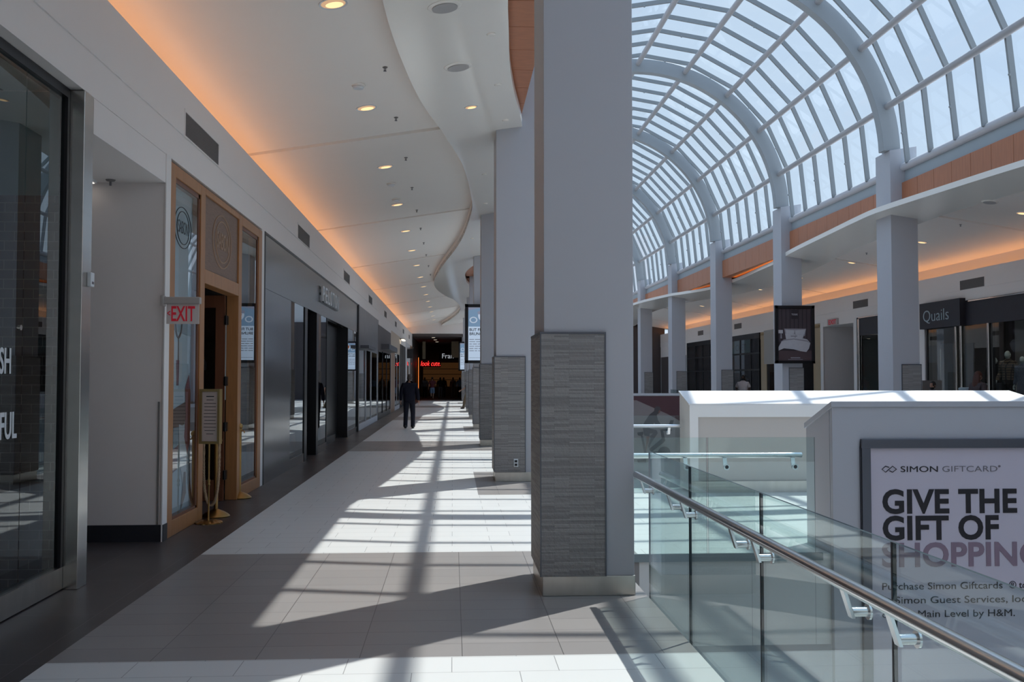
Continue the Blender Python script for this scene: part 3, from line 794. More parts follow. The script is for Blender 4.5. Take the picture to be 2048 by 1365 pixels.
def sprinkler(u, y, label, flip=False):
    x = AX - u if flip else u; z = z_main(u)
    root = thing('ceiling_sprinkler', label, 'sprinkler', (x, y, z), 'pendent sprinkler heads')
    MB().lathe([(.035, 0), (.032, -.010), (.010, -.014)], (x, y, z), 14).build('escutcheon', 'grille_grey', root)
    m = MB(); m.tube([(x, y, z-.01), (x, y, z-.045)], .006, 8); m.tube([(x-.014, y, z-.018), (x-.012, y, z-.042), (x, y, z-.052)], .003, 6); m.tube([(x+.014, y, z-.018), (x+.012, y, z-.042), (x, y, z-.052)], .003, 6)
    m.lathe([(.022, -.056), (.022, -.052), (.005, -.048)], (x, y, z), 12); m.build('deflector', 'ink_grey', root)
for i, (u, y) in enumerate([(-.888, 12.98), (-.887, 15.5), (-.865, 18.35), (-.87, 21.24), (-.87, 24.1), (-.87, 27.0), (-.87, 29.9), (-.87, 32.8), (-.87, 36.0), (-.87, 39.0)]):
    sprinkler(u, y, 'dark sprinkler head hanging from the left walkway ceiling, %s of its row' % ORD[i])
for i, (u, y) in enumerate([(-.9, 25.5), (-.9, 31.5), (-.9, 37.5), (-.9, 43.5)]):
    sprinkler(u, y, 'dark sprinkler head over the walkway across the atrium, %s of its row' % ORD[i], True)
for i, (u, y) in enumerate([(-1.29, 13.59), (-1.27, 20.5), (-1.27, 22.3)]):
    z = z_main(u); root = thing('smoke_detector', 'white smoke detector on the left walkway ceiling, %s from the camera' % ORD[i], 'smoke detector', (u, y, z), 'ceiling smoke detectors')
    MB().lathe([(.065, -.055), (.075, -.045), (.078, -.03)][::-1], (u, y, z), 20).build('sensor_head', 'letter_white', root, smooth=True)
    MB().lathe([(.055, -.03), (.09, -.018), (.10, 0.0)][::-1], (u, y, z), 20).build('base_ring', 'soffit_gloss', root, smooth=True)
# return-air grilles
def grille(u, y0, y1, z0, z1, label, flip):
    X = (lambda v: AX - v) if flip else (lambda v: v)
    root = thing('air_grille', label, 'vent', (X(UW), (y0+y1)/2, (z0+z1)/2), 'return air grilles above the shops')
    f = MB(); f.box(UW - .01, UW + .008, y0 - .03, y1 + .03, z1, z1 + .03); f.box(UW - .01, UW + .008, y0 - .03, y1 + .03, z0 - .012, z0)
    f.box(UW - .01, UW + .008, y0 - .03, y0, z0, z1); f.box(UW - .01, UW + .008, y1, y1 + .03, z0, z1); f.build('frame', 'fascia_paint', root, flip=flip)
    MB().box(UW - .02, UW + .001, y0, y1, z0, z1).build('backing', 'dark_slot', root, flip=flip)
    s = MB(); n = 18
    for i in range(n):
        z = z0 + (z1 - z0)*(i + .5)/n; s.hexa([(UW, y0, z-.004), (UW+.006, y0, z-.008), (UW+.006, y1, z-.008), (UW, y1, z-.004)], [(UW, y0, z+.004), (UW+.006, y0, z+.001), (UW+.006, y1, z+.001), (UW, y1, z+.004)])
    s.build('louvres', 'grille_grey', root, flip=flip)
for i in range(8):
    yc = 11.9 + 8.05*i
    grille(UW, yc - .78, yc + .78, 4.335, 4.60, 'grey air grille on the left bulkhead, %s from the camera' % ORD[i], False)
for i in range(6):
    yc = 28.8 + 8.15*i
    grille(UW, yc - .70, yc + .70, 4.335, 4.62, 'grey air grille on the bulkhead across the atrium, %s in view' % ORD[i], True)

# ------------------------------------------------------------ walls behind the shopfronts
def shop_shell(flip):
    side = 'right' if flip else 'left'
    m = MB()
    m.box(-9.2, -9.0, Y0, 95, 0, 6.4)                    # deep back wall
    m.box(-9.0, -3.60, Y0, 8.34, 3.97, 4.1); m.box(-9.0, -3.60, 10.55 if not flip else Y0, 95, 3.97, 4.1)
    struct(m.build('wall_%s_interior' % side, 'store_dark', flip=flip))
shop_shell(False); shop_shell(True)
def partition(y, flip=False, mat='store_mid'):
    struct(MB().box(-9, -3.02, y - .06, y + .06, 0, 3.97).build('wall_partition', mat, flip=flip))
for y in (15.75, 31.48, 39.9, 48.0, 56.3, 63.2, 70.0): partition(y)
for y in (32.0, 49.4, 65.15): partition(y, True)
# side passage with the exit sign (left)
a = MB(); a.box(-9, UW, 10.43, 10.56, 0, 3.97); struct(a.build('wall_passage_far', 'alcove_paint'))
a = MB(); a.box(-9, -3.09, 8.17, 8.34, 0, 3.97); struct(a.build('wall_passage_near', 'alcove_paint'))
a = MB(); a.box(-9, UW + .0005, 8.34, 10.43, 3.67, 3.965); struct(a.build('ceiling_passage', 'fascia_paint'))
a = MB(); a.box(UW, UW + .012, 10.40, 10.57, 0, 3.97); struct(a.build('trim_passage', 'white_paint'))
a = MB(); a.box(-9, UW + .015, 10.41, 10.43, 0, .17); a.box(UW, UW + .018, 10.41, 10.57, 0, .17)
struct(a.build('baseboard_passage', 'base_tile'))
a = MB(); a.box(UW - .05, UW - .035, 10.415, 10.432, .17, 1.42); tag(a.build('corner_guard', 'grille_grey', loc=None), 'thin metal strip up the passage wall corner, knee to shoulder high', 'corner guard')
t = thing('passage_light', 'flat square ceiling light in the side passage', 'ceiling light', (-3.73, 10.25, 3.67))
MB().box(-3.86, -3.62, 10.1, 10.36, 3.645, 3.67).build('housing', 'letter_white', t); MB().box(-3.84, -3.64, 10.12, 10.34, 3.638, 3.646).build('diffuser', 'passage_glow', t)
t = thing('ceiling_sprinkler', 'dark sprinkler head on the side passage ceiling', 'sprinkler', (-3.46, 10.28, 3.67), 'pendent sprinkler heads')
MB().lathe([(.05, 3.67), (.04, 3.655), (.012, 3.65)], (-3.46, 10.28, 0), 12).build('escutcheon', 'grille_grey', t); MB().tube([(-3.46, 10.28, 3.66), (-3.46, 10.28, 3.61)], .012, 8).build('deflector', 'ink_grey', t)

# ------------------------------------------------------------ left shop 1: frameless glass with brown tiles inside
GX = -3.075
s1 = thing('storefront', 'frameless glass shopfront at the left edge with white lettering and brown tiles inside', 'shopfront', (GX, 4, 0), 'shopfronts of the left walkway')
for a_, b_ in ((Y0, 1.0), (1.01, 4.18), (4.19, 7.345), (7.355, 8.07)):
    g_ = MB().quad((GX, a_, .18), (GX, b_, .18), (GX, b_, 3.89), (GX, a_, 3.89)).build('glass_pane', 'shop_glass', s1)
text('lettering', 'SH', .25, (GX + .006, 6.972, 1.695), '+x', 'letter_white', g_, .002, .004, fit=.18)
text('lettering', 'FUL', .26, (GX + .006, 6.995, 1.244), '+x', 'letter_white', g_, .002, .004, fit=.262)
m = MB(); m.box(-3.14, -3.05, Y0, 8.10, .01, .18); m.build('base_rail', 'plinth_steel', s1)
m = MB(); m.box(-3.14, -3.05, Y0, 8.10, 3.89, 3.965); m.box(-3.11, -3.05, 8.055, 8.10, .18, 3.89); m.build('frame', 'black_metal', s1)
MB().lathe([(.02, -.005), (.02, .012)], (GX, 7.30, 2.02), 14, 'x').build('patch_fitting', 'chrome', s1)
struct(MB().box(-3.62, -3.15, 8.155, 8.169, 0, 3.12).build('wall_tiled', 'brown_tile'))
struct(MB().box(-9, -3.15, 8.158, 8.169, 3.12, 3.96).box(-9, -3.62, 8.155, 8.169, 0, 3.12).build('wall_store_end', 'teal_shade'))
tag(MB().box(-3.08, -2.938, 8.105, 8.305, .0, 3.96).build('steel_pillar', 'stainless', bevel=.004, loc=(-3.01, 8.22, 0)), 'brushed steel pillar between the tiled glass shop and the side passage', 'pillar', kind='thing')
t = thing('door_sensor', 'small white sensor box high on the brushed steel pillar', 'sensor', (-2.93, 8.25, 2.46))
MB().box(-2.939, -2.905, 8.21, 8.29, 2.40, 2.515).build('case', 'letter_white', t, bevel=.006); MB().box(-2.906, -2.902, 8.23, 8.27, 2.42, 2.44).build('lens', 'ink_grey', t)

# EXIT sign by the passage
ex = thing('exit_sign', 'red and white EXIT sign with left arrow on the wall by the side passage', 'exit sign', (-2.74, 10.33, 2.35))
MB().box(-2.945, -2.56, 10.29, 10.37, 2.415, 2.485).build('canopy', 'sign_grey', ex, bevel=.008)
MB().box(-2.95, -2.92, 10.28, 10.38, 2.39, 2.50).build('wall_mount', 'sign_grey', ex, bevel=.006)
pl = MB().box(-2.90, -2.575, 10.322, 10.338, 2.212, 2.415).build('sign_plate', 'letter_white', ex)
pbr('exit_plate', (0.66, 0.61, 0.60), 0.4); pl.data.materials[0] = M['exit_plate']
text('lettering', 'EXIT', .214, (-2.857, 10.319, 2.243), '-y', 'exit_red', pl, .001, .0035, fit=.236)
text('arrow', '<', .10, (-2.893, 10.319, 2.285), '-y', 'exit_red', pl, .001, .001, sx=.6)

# ------------------------------------------------------------ left shop 2: oak front with round emblem
s2 = thing('storefront', 'oak-framed shopfront with round carved emblem over its open door', 'shopfront', (UW, 13.1, 0), 'shopfronts of the left walkway')
def fr(name, y0, y1, z0, z1, mat='oak', x0=-3.10, x1=UW + .012, bev=.006): return MB().box(x0, x1, y0, y1, z0, z1).build(name, mat, s2, bevel=bev)
fr('frame_post', 10.575, 10.76, 0, 3.93); fr('frame_post', 11.83, 12.04, 0, 3.93); fr('frame_post', 13.92, 14.12, 0, 3.93); fr('frame_post', 15.33, 15.58, 0, 3.93)
fr('frame_head', 10.76, 11.83, 3.80, 3.93); fr('frame_head', 12.04, 13.92, 3.85, 3.93); fr('frame_head', 14.12, 15.33, 3.80, 3.93)
fr('frame_sill', 10.76, 11.83, 0, .165); fr('frame_sill', 14.12, 15.33, 0, .165); fr('door_head', 12.04, 13.92, 2.79, 2.96)
for a_, b_ in ((10.76, 11.83), (14.12, 15.33)):
    m = MB(); m.box(-3.02, -2.953, a_, a_ + .05, .165, 3.80); m.box(-3.02, -2.953, b_ - .06, b_, .165, 3.80); m.box(-3.02, -2.953, a_, b_, 3.75, 3.80); m.box(-3.02, -2.953, a_, b_, .165, .195)
    m.build('glazing_bead', 'oak_dark', s2)
gl1 = MB().quad((-2.962, 10.80, .19), (-2.962, 11.78, .19), (-2.962, 11.78, 3.76), (-2.962, 10.80, 3.76)).build('glass_pane', 'clear_glass', s2)
gl2 = MB().quad((-2.962, 14.16, .19), (-2.962, 15.28, .19), (-2.962, 15.28, 3.76), (-2.962, 14.16, 3.76)).build('glass_pane', 'shop_glass', s2)
pn = MB().box(-3.0, UW - .012, 12.04, 13.92, 2.96, 3.85).build('sign_panel', 'walnut', s2)
def ring(x, yc, zc, ry, rz, r, name, mat, par):
    return MB().tube([(x, yc + ry*math.cos(i*pi/24), zc + rz*math.sin(i*pi/24)) for i in range(48)], r, 6, closed=True).build(name, mat, par, smooth=True)
ring(UW - .012, 13.0, 3.405, .508, .334, .011, 'emblem_ring', 'carved_line', pn); ring(UW - .012, 13.02, 3.405, .385, .263, .010, 'emblem_ring', 'carved_line', pn)
text('lettering', 'SABON', .30, (UW - .010, 12.70, 3.31), '+x', 'carved_line', pn, .004, .003, fit=.66)
ring(-2.959, 11.13, 3.31, .337, .224, .0045, 'emblem_ring', 'ink', gl1); ring(-2.959, 11.14, 3.31, .25, .18, .0045, 'emblem_ring', 'ink', gl1)
text('lettering', 'SABON', .20, (-2.957, 10.93, 3.245), '+x', 'ink', gl1, .001, -.001, fit=.40)
# window poster on its backing board
wb = thing('window_poster', 'tall pale blue bath-scene poster inside the oak shop window', 'poster', (-3.03, 11.28, 0), 'window posters')
pbr('poster_blue', (0.46, 0.56, 0.62), 0.5, var=0.05, vscale=1.2); pbr('poster_teal', (0.25, 0.34, 0.39), 0.5); pbr('poster_white', (0.55, 0.58, 0.60), 0.5)
pbr('poster_red', (0.20, 0.03, 0.05), 0.6, var=0.3, vscale=30); pbr('poster_brown', (0.12, 0.07, 0.055), 0.5); pbr('poster_pink', (0.40, 0.22, 0.30), 0.5); pbr('poster_pot', (0.17, 0.04, 0.05), 0.5)
pbr('lavender', (0.13, 0.10, 0.22), 0.6, var=0.6, vscale=25)
wp = MB().box(-3.07, -3.03, 10.78, 11.82, .0, 3.78).build('sheet', 'poster_blue', wb)
def pf(name, pts, mat, x=-3.028, par=None):     # flat shapes printed on the window poster: (Y, Z) outlines
    return MB().prism(pts, lambda p, t: (t, p[0], p[1]), x, x + .002).build(name, mat, par or wp)
pf('printed_tiles', [(10.98, 1.62), (11.40, 1.62), (11.40, 2.06), (10.98, 2.06)], 'poster_white')
pf('printed_shelf', [(10.80, 2.20), (11.78, 2.14), (11.78, 2.26), (10.80, 2.36)], 'poster_teal')
pf('printed_tray', [(10.92, 1.30), (11.62, 1.40), (11.58, 1.20), (11.52, 1.14), (11.06, 1.08)], 'poster_brown', -3.026)
MB().tube([(-3.026, 11.24 + .13*math.cos(i*pi/16), 2.30 + .19*math.sin(i*pi/16)) for i in range(32)], .012, 6, closed=True).build('printed_mirror', 'poster_brown', wp)
pf('printed_handle', [(11.235, 2.12), (11.265, 2.12), (11.27, 1.86), (11.23, 1.86)], 'poster_brown', -3.026); pf('printed_handle', [(11.16, 1.86), (11.29, 1.86), (11.27, 1.58), (11.19, 1.58)], 'poster_pot', -3.026)
pf('printed_blossom', [(11.55, 1.55), (11.70, 1.70), (11.80, 1.40), (11.78, .95), (11.66, .80), (11.52, 1.0), (11.58, 1.25)], 'poster_red', -3.024)
pf('printed_blossom', [(10.82, 2.45), (10.98, 2.40), (11.02, 2.15), (10.90, 1.80), (10.82, 1.85)], 'poster_pink', -3.024)
pf('printed_towel', [(11.30, 1.15), (11.62, 1.10), (11.66, .70), (11.50, .45), (11.34, .75)], 'poster_white', -3.025); pf('printed_pot', [(10.90, .86), (11.28, .92), (11.24, .66), (10.98, .62)], 'poster_pot', -3.024)
pf('printed_brush', [(11.52, .60), (11.60, .60), (11.62, .36), (11.40, .18), (11.46, .36)], 'poster_brown', -3.023)
pf('printed_vase', [(11.08, 1.12), (11.30, 1.12), (11.26, .92), (11.18, .74), (11.08, .90)], 'poster_teal', -3.025)
wb2 = thing('window_poster', 'lavender and white product poster in the right pane of the oak shop', 'poster', (-3.25, 14.9, 0), 'window posters')
MB().box(-3.27, -3.25, 14.75, 15.22, 1.30, 2.55).build('sheet', 'lavender', wb2); MB().box(-3.26, -3.245, 14.25, 14.70, 1.35, 2.45).build('price_board', 'poster_white', wb2)
MB().box(-3.30, -3.27, 14.45, 14.50, 0, 2.4).box(-3.30, -3.27, 14.95, 15.0, 0, 2.4).box(-3.40, -3.20, 14.4, 15.05, 0, .03).build('stand', 'ink_grey', wb2)
# open door leaf with hinges
dl = thing('open_door', 'glazed oak door leaf folded open at the emblem shop', 'door', (-3.1, 13.85, 0))
m = MB(); m.box(-3.95, -3.10, 13.80, 13.87, 0, .28); m.box(-3.95, -3.10, 13.80, 13.87, 2.62, 2.79); m.box(-3.22, -3.10, 13.80, 13.87, .28, 2.62); m.box(-3.95, -3.83, 13.80, 13.87, .28, 2.62); m.build('door_frame', 'oak_dark', dl, bevel=.004)
MB().quad((-3.83, 13.835, .28), (-3.22, 13.835, .28), (-3.22, 13.835, 2.62), (-3.83, 13.835, 2.62)).build('glass_pane', 'dark_glass', dl)
for z in (.35, 1.0, 1.62, 2.45): MB().box(-3.10, -3.06, 13.79, 13.88, z - .06, z + .06).tube([(-3.075, 13.785, z - .065), (-3.075, 13.785, z + .065)], .012, 8).build('hinge', 'black_metal', dl)
# display shelf with bottles glimpsed through the door
sh = thing('display_shelf', 'tall dark shelf of bottles just inside the oak shop doorway', 'shelf', (-4.3, 14.9, 0))
MB().box(-5.2, -3.55, 15.55, 15.6, 0, 2.9).build('back_panel', 'oak_dark', sh)
for z in (.75, 1.25, 1.75, 2.25): MB().box(-5.2, -3.55, 15.25, 15.55, z, z + .03).build('shelf_board', 'oak_dark', sh)
bp = None
for r, z in enumerate((1.28, 1.78)):
    for c in range(4):
        x = -3.75 - .17*c; lab = '%s bottle of the %s shelf inside the oak shop doorway' % (['right-end', 'second', 'third', 'left-end'][c], ['lower', 'upper'][r])
        if bp is None:
            bp = thing('bottle', lab, 'bottle', (x, 15.35, z), 'bottles on the doorway shelf')
            MB().lathe([(.04, 0), (.042, .02), (.042, .12), (.016, .15), (.016, .17)], (x, 15.35, z), 14).build('flask', 'bed_white', bp, smooth=True)
            MB().lathe([(.019, .165), (.019, .205)], (x, 15.35, z), 12).build('cap', 'brass', bp)
        else: copy_thing(bp, (x, 15.35, z), lab)
# stanchions, menu stand, rope
def stanchion(x, y, label):
    t = thing('stanchion', label, 'rope stand', (x, y, 0), 'brass rope stands')
    MB().lathe([(.165, 0), (.168, .012), (.15, .03), (.10, .062), (.045, .085), (.026, .095)][::1], (x, y, 0), 32).build('base', 'brass', t, smooth=True)
    MB().lathe([(.025, .09), (.025, .93), (.034, .935), (.034, .96), (.022, .965)], (x, y, 0), 18).build('post', 'brass', t, smooth=True)
    MB().ball((x, y, .995), .042).build('finial', 'brass', t, smooth=True)
    MB().tube([(x + .03, y, .93), (x + .06, y - .01, .93), (x + .065, y - .01, .90)], .008, 8).build('hook', 'brass', t)
    return t
stanchion(-2.83, 12.25, 'brass rope stand behind the menu stand, rope looped from its top'); stanchion(-2.945, 14.12, 'brass rope stand with ball top, alone by the right pane of the oak shop')
rp = MB(); pts = []
for i in range(41):
    t_ = i/40; ang = pi + pi*t_
    pts.append((-2.875 + .095*math.cos(ang), 12.20 - .03*t_, .90 - .76*abs(math.sin(ang))**.55 if 0 < i < 40 else .90))
for st in range(3):
    q = []
    for i in range(161):
        t_ = i/160*40; k = min(int(t_), 39); f_ = t_ - k
        p = Vector(pts[k])*(1 - f_) + Vector(pts[k+1])*f_; a_ = i*.9 + st*2*pi/3
        q.append(p + Vector((math.cos(a_)*.009, math.sin(a_)*.009, 0)))
    rp.tube(q, .0105, 6)
ro = rp.build('rope', 'rope', smooth=True); tag(ro, 'thick twisted natural rope hanging in a loop beside the brass rope stand', 'rope', kind='thing')
ms = thing('menu_stand', 'gold-framed notice on a slim brass stand with scalloped foot', 'menu stand', (-2.79, 11.72, 0))
m = MB(); n = 36; vs = []; prof = [(.10, .035), (.155, .012), (.155, .0)]
for r_, h_ in prof:
    for j in range(n*2):
        a_ = pi*j/n; k_ = 1 + .045*math.cos(a_*14); vs.append((-2.79 + r_*k_*math.cos(a_), 11.72 + r_*k_*math.sin(a_), h_))
N2 = n*2; fs = [(i*N2 + j, (i+1)*N2 + j, (i+1)*N2 + (j+1) % N2, i*N2 + (j+1) % N2) for i in range(2) for j in range(N2)] + [tuple(range(N2)), tuple(range(2*N2, 3*N2))[::-1]]
m.add(vs, fs); m.build('foot', 'brass', ms, smooth=True)
MB().lathe([(.016, .03), (.010, .06), (.009, .42), (.018, .44), (.010, .46), (.018, .485), (.009, .51), (.010, .92)], (-2.79, 11.72, 0), 14).build('stem', 'brass', ms, smooth=True)
R = Matrix.Translation((-2.785, 11.72, 0)) @ Matrix.Rotation(math.radians(-13), 4, 'Z')
m = MB(); m.box(-.125, .125, -.02, .05, .905, .935); m.box(-.125, .125, -.02, .05, 1.505, 1.535); m.box(-.125, -.098, -.02, .05, .935, 1.505); m.box(.098, .125, -.02, .05, .935, 1.505); m.box(-.11, .11, .03, .045, .92, 1.52)
m.xf(R).build('frame', 'gold_paint', ms)
nt_ = MB().box(-.098, .098, .0, .01, .935, 1.505).xf(R).build('notice', 'paper', ms)
L_ = MB(); random.seed(3)
for i in range(12):
    z = 1.445 - i*.039; w_ = (.05 if i in (0, 1, 11) else .078) - random.random()*.012
    L_.box(-w_, w_, -.002, .0005, z, z + (.010 if i in (0,) else .006))
L_.xf(R).build('printed_lines', 'ink', nt_)

# ------------------------------------------------------------ left shop 3: dark metal front with white block letters
s3 = thing('storefront', 'dark metal shopfront with white block letters over black doorways', 'shopfront', (UW, 23.6, 0), 'shopfronts of the left walkway')
def p3(name, y0, y1, z0, z1, mat='blackened_steel', x0=-3.08, x1=UW, bev=0): return MB().box(x0, x1, y0, y1, z0, z1).build(name, mat, s3, bevel=bev)
struct(MB().box(-3.1, UW + .006, 15.60, 15.80, 0, 3.97).build('trim_shop_pier', 'white_paint'))
p3('edge_fin', 15.80, 15.87, .0, 3.965, 'black_metal', -3.08, UW + .015)
p3('metal_panel', 15.88, 18.42, 0, 3.075); hd = p3('header', 15.88, 31.32, 3.08, 3.93); p3('head_trim', 15.88, 31.32, 3.93, 3.968, 'black_metal', -3.08, UW + .01)
for a_, b_ in ((18.42, 20.18), (22.22, 23.72), (28.5, 31.32)):
    p3('sill', a_, b_, 0, .17); MB().quad((-2.962, a_, .17), (-2.962, b_, .17), (-2.962, b_, 3.08), (-2.962, a_, 3.08)).build('glass_pane', 'dark_glass', s3)
p3('post', 20.18, 20.52, 0, 3.08, 'black_metal', -3.12, UW + .006); p3('post', 21.9, 22.22, 0, 3.08, 'black_metal', -3.12, UW + .006)
m = MB(); m.box(-3.3, -3.24, 23.72, 28.5, 0, 3.08); m.box(-3.3, UW, 28.40, 28.5, 0, 3.08); m.box(-3.3, UW, 23.72, 23.80, 0, 3.08); m.build('recess_lining', 'black_metal', s3)
p3('recess_sill', 23.8, 27.0, 0, .18, 'black_metal', -3.24, -3.12)
for i_, ch in enumerate('PELOTON'):
    text('lettering', ch, .495, (UW + .045, 22.42 + .465*i_, 3.385), '+x', 'letter_white', hd, .022, .004, fit=.335)
MB().box(UW, UW + .03, 22.35, 25.6, 3.36, 3.372).build('sign_rail', 'frame_grey', hd)
p3('edge_fin', 31.33, 31.62, 0, 3.965, 'black_metal', -3.08, UW + .03)
t = thing('wall_lamp', 'small warm lamp inside the black doorway of the dark metal shop', 'lamp', (-4.0, 21.4, 2.25)); MB().ball((-4.0, 21.4, 2.27), .045).build('globe', 'shop_spot', t, smooth=True); MB().tube([(-4.0, 21.4, 2.3), (-4.0, 21.4, 3.96)], .006, 6).build('cord', 'ink', t)
struct(MB().box(-6.0, -5.95, 15.8, 31.4, 0, 3.9).build('wall_shop_lining', 'store_warm'))
t = thing('robe', 'white robe on a hanger in the last pane of the dark metal shop', 'robe', (-3.3, 29.9, 0))
MB().prism([(29.55, .95), (29.95, .85), (30.15, 1.0), (30.2, 2.1), (30.05, 2.35), (29.85, 2.4), (29.7, 2.1), (29.6, 1.6)], lambda p, q: (q, p[0], p[1]), -3.36, -3.24).build('cloth', 'letter_white', t, bevel=.02); MB().tube([(-3.3, 29.95, 2.4), (-3.3, 29.95, 2.6), (-3.3, 29.95, 3.96)], .006, 6).build('hanger', 'chrome', t)

# ------------------------------------------------------------ left shops farther down
def front(label, y0, y1, zh, mat_h, mat_frame, panes, extra=None, glass_='dark_glass', flip=False, z_top=3.965):
    t = thing('storefront', label, 'shopfront', (AX - UW if flip else UW, (y0+y1)/2, 0), 'shopfronts %s' % ('across the atrium' if flip else 'of the left walkway'))
    MB().box(-3.08, UW + .004, y0, y1, zh, z_top).build('header', mat_h, t, flip=flip)
    for a_ in sorted({q for p in panes for q in p[:2]}):
        MB().box(-3.10, UW + .006, a_ - .05, a_ + .05, 0, zh).build('frame_post', mat_frame, t, flip=flip)
    for p in panes:
        if len(p) > 2: MB().box(-3.09, UW, p[0] + .05, p[1] - .05, 0, zh).build('solid_panel', p[2], t, flip=flip)
        else:
            MB().box(-3.09, UW + .006, p[0] + .05, p[1] - .05, 0, .2).build('stall_riser', mat_frame, t, flip=flip)
            MB().quad((-2.965, p[0] + .05, .2), (-2.965, p[1] - .05, .2), (-2.965, p[1] - .05, zh), (-2.965, p[0] + .05, zh)).build('glass_pane', glass_, t, flip=flip)
    if extra: extra(t)
    return t
def ex4(t): MB().box(UW - .05, UW + .28, 32.2, 35.0, 2.62, 2.72).build('canopy', 'frame_grey', t)
front('grey marble-topped shopfront with glass doors, past the dark metal shop', 31.63, 39.8, 2.62, 'marble_grey', 'pale_trim', [(31.7, 34.4), (34.4, 36.6), (36.6, 39.7)], ex4)
def ex5(t): MB().box(UW - .05, UW + .34, 41.6, 47.6, 2.86, 3.08).build('canopy', 'frame_grey', t); MB().box(-3.08, UW + .02, 39.86, 48, 3.80, 3.965).build('cornice', 'fascia_paint', t)
front('shopfront with brown header and projecting dark box canopy', 39.86, 48.0, 2.78, 'taupe', 'black_metal', [(40.0, 42.6), (42.6, 45.2), (45.2, 47.9)], ex5)
front('cream shopfront with tan panel and white window frame', 48.05, 56.2, 2.95, 'cream', 'pale_trim', [(48.1, 51.5, 'tan_panel'), (51.5, 53.6), (53.6, 56.1)])
front('narrow black-fronted shop after the cream one', 56.3, 63.0, 3.60, 'white_paint', 'black_metal', [(56.4, 59.6, 'store_dark'), (59.6, 62.9, 'store_dark')])
front('pale grey shopfront near the far end with tall dark doors', 63.1, 69.9, 2.75, 'pale_trim', 'pale_trim', [(63.2, 65.4, 'pale_trim'), (65.4, 67.8), (67.8, 69.8, 'sign_grey')])
front('last brownish shopfront before the dark far store', 70.05, 73.4, 3.3, 'tan_panel', 'grille_grey', [(70.1, 71.8, 'taupe'), (71.8, 73.3)])
t = thing('awning_light', 'bright strip light over the narrow black-fronted shop', 'light', (-2.75, 56.8, 3.9)); MB().box(-2.85, -2.70, 55.9, 57.6, 3.78, 3.84).build('tube', 'shop_spot', t); MB().box(-2.95, -2.70, 56.0, 57.5, 3.84, 3.88).build('bracket', 'black_metal', t)
t = thing('blade_sign', 'small dark blade sign on the pale grey shopfront', 'sign', (-2.75, 64.8, 3.0)); MB().box(-2.93, -2.55, 64.75, 64.85, 2.95, 3.55).build('panel', 'ink', t); MB().tube([(-2.95, 64.8, 3.6), (-2.5, 64.8, 3.6)], .02, 6).build('arm', 'black_metal', t)

# ------------------------------------------------------------ far end of the left walkway
e = MB(); e.box(UW - .75, .46, 73.3, 73.8, 4.93, 6.4); e.box(.46, 1.55, 73.3, 73.8, 4.93, 5.85); struct(e.build('wall_end_bulkhead', 'fascia_paint'))
e = MB(); e.box(UW - .2, 4.0, 73.8, 95, 4.75, 4.93); struct(e.build('ceiling_far_store', 'store_mid'))
e = MB(); e.box(-3.1, UW, 73.5, 95, 0, 4.9); e.box(1.45, 1.6, 77.0, 95, 0, 4.9); struct(e.build('wall_far_store_sides', 'taupe'))
e = MB(); e.box(-3.1, 1.6, 93.5, 93.7, 0, 4.9); struct(e.build('wall_far_store_back', 'store_mid'))
e = MB(); e.box(UW, 1.45, 77.2, 93.5, 0.0, .006); struct(e.build('floor_far_store', 'store_dark'))
e = MB(); e.box(AX - 1.6, AX + 3.3, 73.6, 73.9, 0, 5.5); e.box(1.6, AX + 3, 78, 78.3, 0, 6.0); struct(e.build('wall_end_atrium', 'taupe'))
e = MB(); e.box(-3, AX + 3, 78.3, 78.6, 5.5, 13); struct(e.build('wall_gable', 'white_paint'))
t = thing('store_display', 'wooden display wall with painted-in orange glow deep in the far store', 'shop display', (-1.0, 92.8, 0)); MB().box(-2.7, .9, 92.7, 92.9, .9, 3.1).build('back_board', 'painted_warm_glow', t)  # board itself emits faintly, standing in for the store's warm light
for z in (1.5, 2.0, 2.5): MB().box(-2.7, .9, 92.4, 92.7, z, z + .05).build('shelf_board', 'store_dark', t)
t = thing('neon_sign', 'red neon script glowing in the dark far store', 'neon sign', (-2.0, 86, 2.9)); text('neon_script', 'look cute.', .62, (-2.75, 86, 2.72), '-y', 'neon_red', t, .02, -.010, fit=1.66, shear=.3); MB().box(-2.8, -1.0, 86.03, 86.05, 2.6, 3.25).build('backer', 'store_dark', t); MB().box(-1.95, -1.93, 86.03, 86.05, 3.25, 4.75).build('hanger', 'ink', t)
t = thing('hanging_sign', 'white lettered sign hanging in the far store, partly behind a banner', 'sign', (-.4, 90, 3.6)); MB().box(-1.2, .9, 90.02, 90.06, 3.3, 4.3).build('panel', 'store_dark', t); text('lettering', 'Fran', .62, (-.98, 90.0, 3.45), '-y', 'sign_white_lit', t, .01, .0, fit=1.02); MB().box(-.2, -.17, 90.02, 90.05, 4.3, 4.75).build('hanger', 'ink', t)
for nm_, x0, x1, z0, z1, lab in (('banner', -.09, .52, 3.3, 4.62, 'wide beige banner hanging at the far store entrance'), ('banner', -2.40, -2.15, 3.2, 4.60, 'narrow beige banner hanging at the left of the far store')):
    t = thing('banner', lab, 'banner', ((x0+x1)/2, 80, z0), 'beige banners'); MB().box(x0, x1, 80, 80.02, z0, z1).build('cloth', 'beige_front', t); MB().tube([(x0 - .03, 80.01, z1), (x1 + .03, 80.01, z1)], .02, 6).build('rod', 'ink', t); MB().tube([((x0+x1)/2, 80.01, z1), ((x0+x1)/2, 80.01, 4.76)], .008, 5).build('cord', 'ink', t)
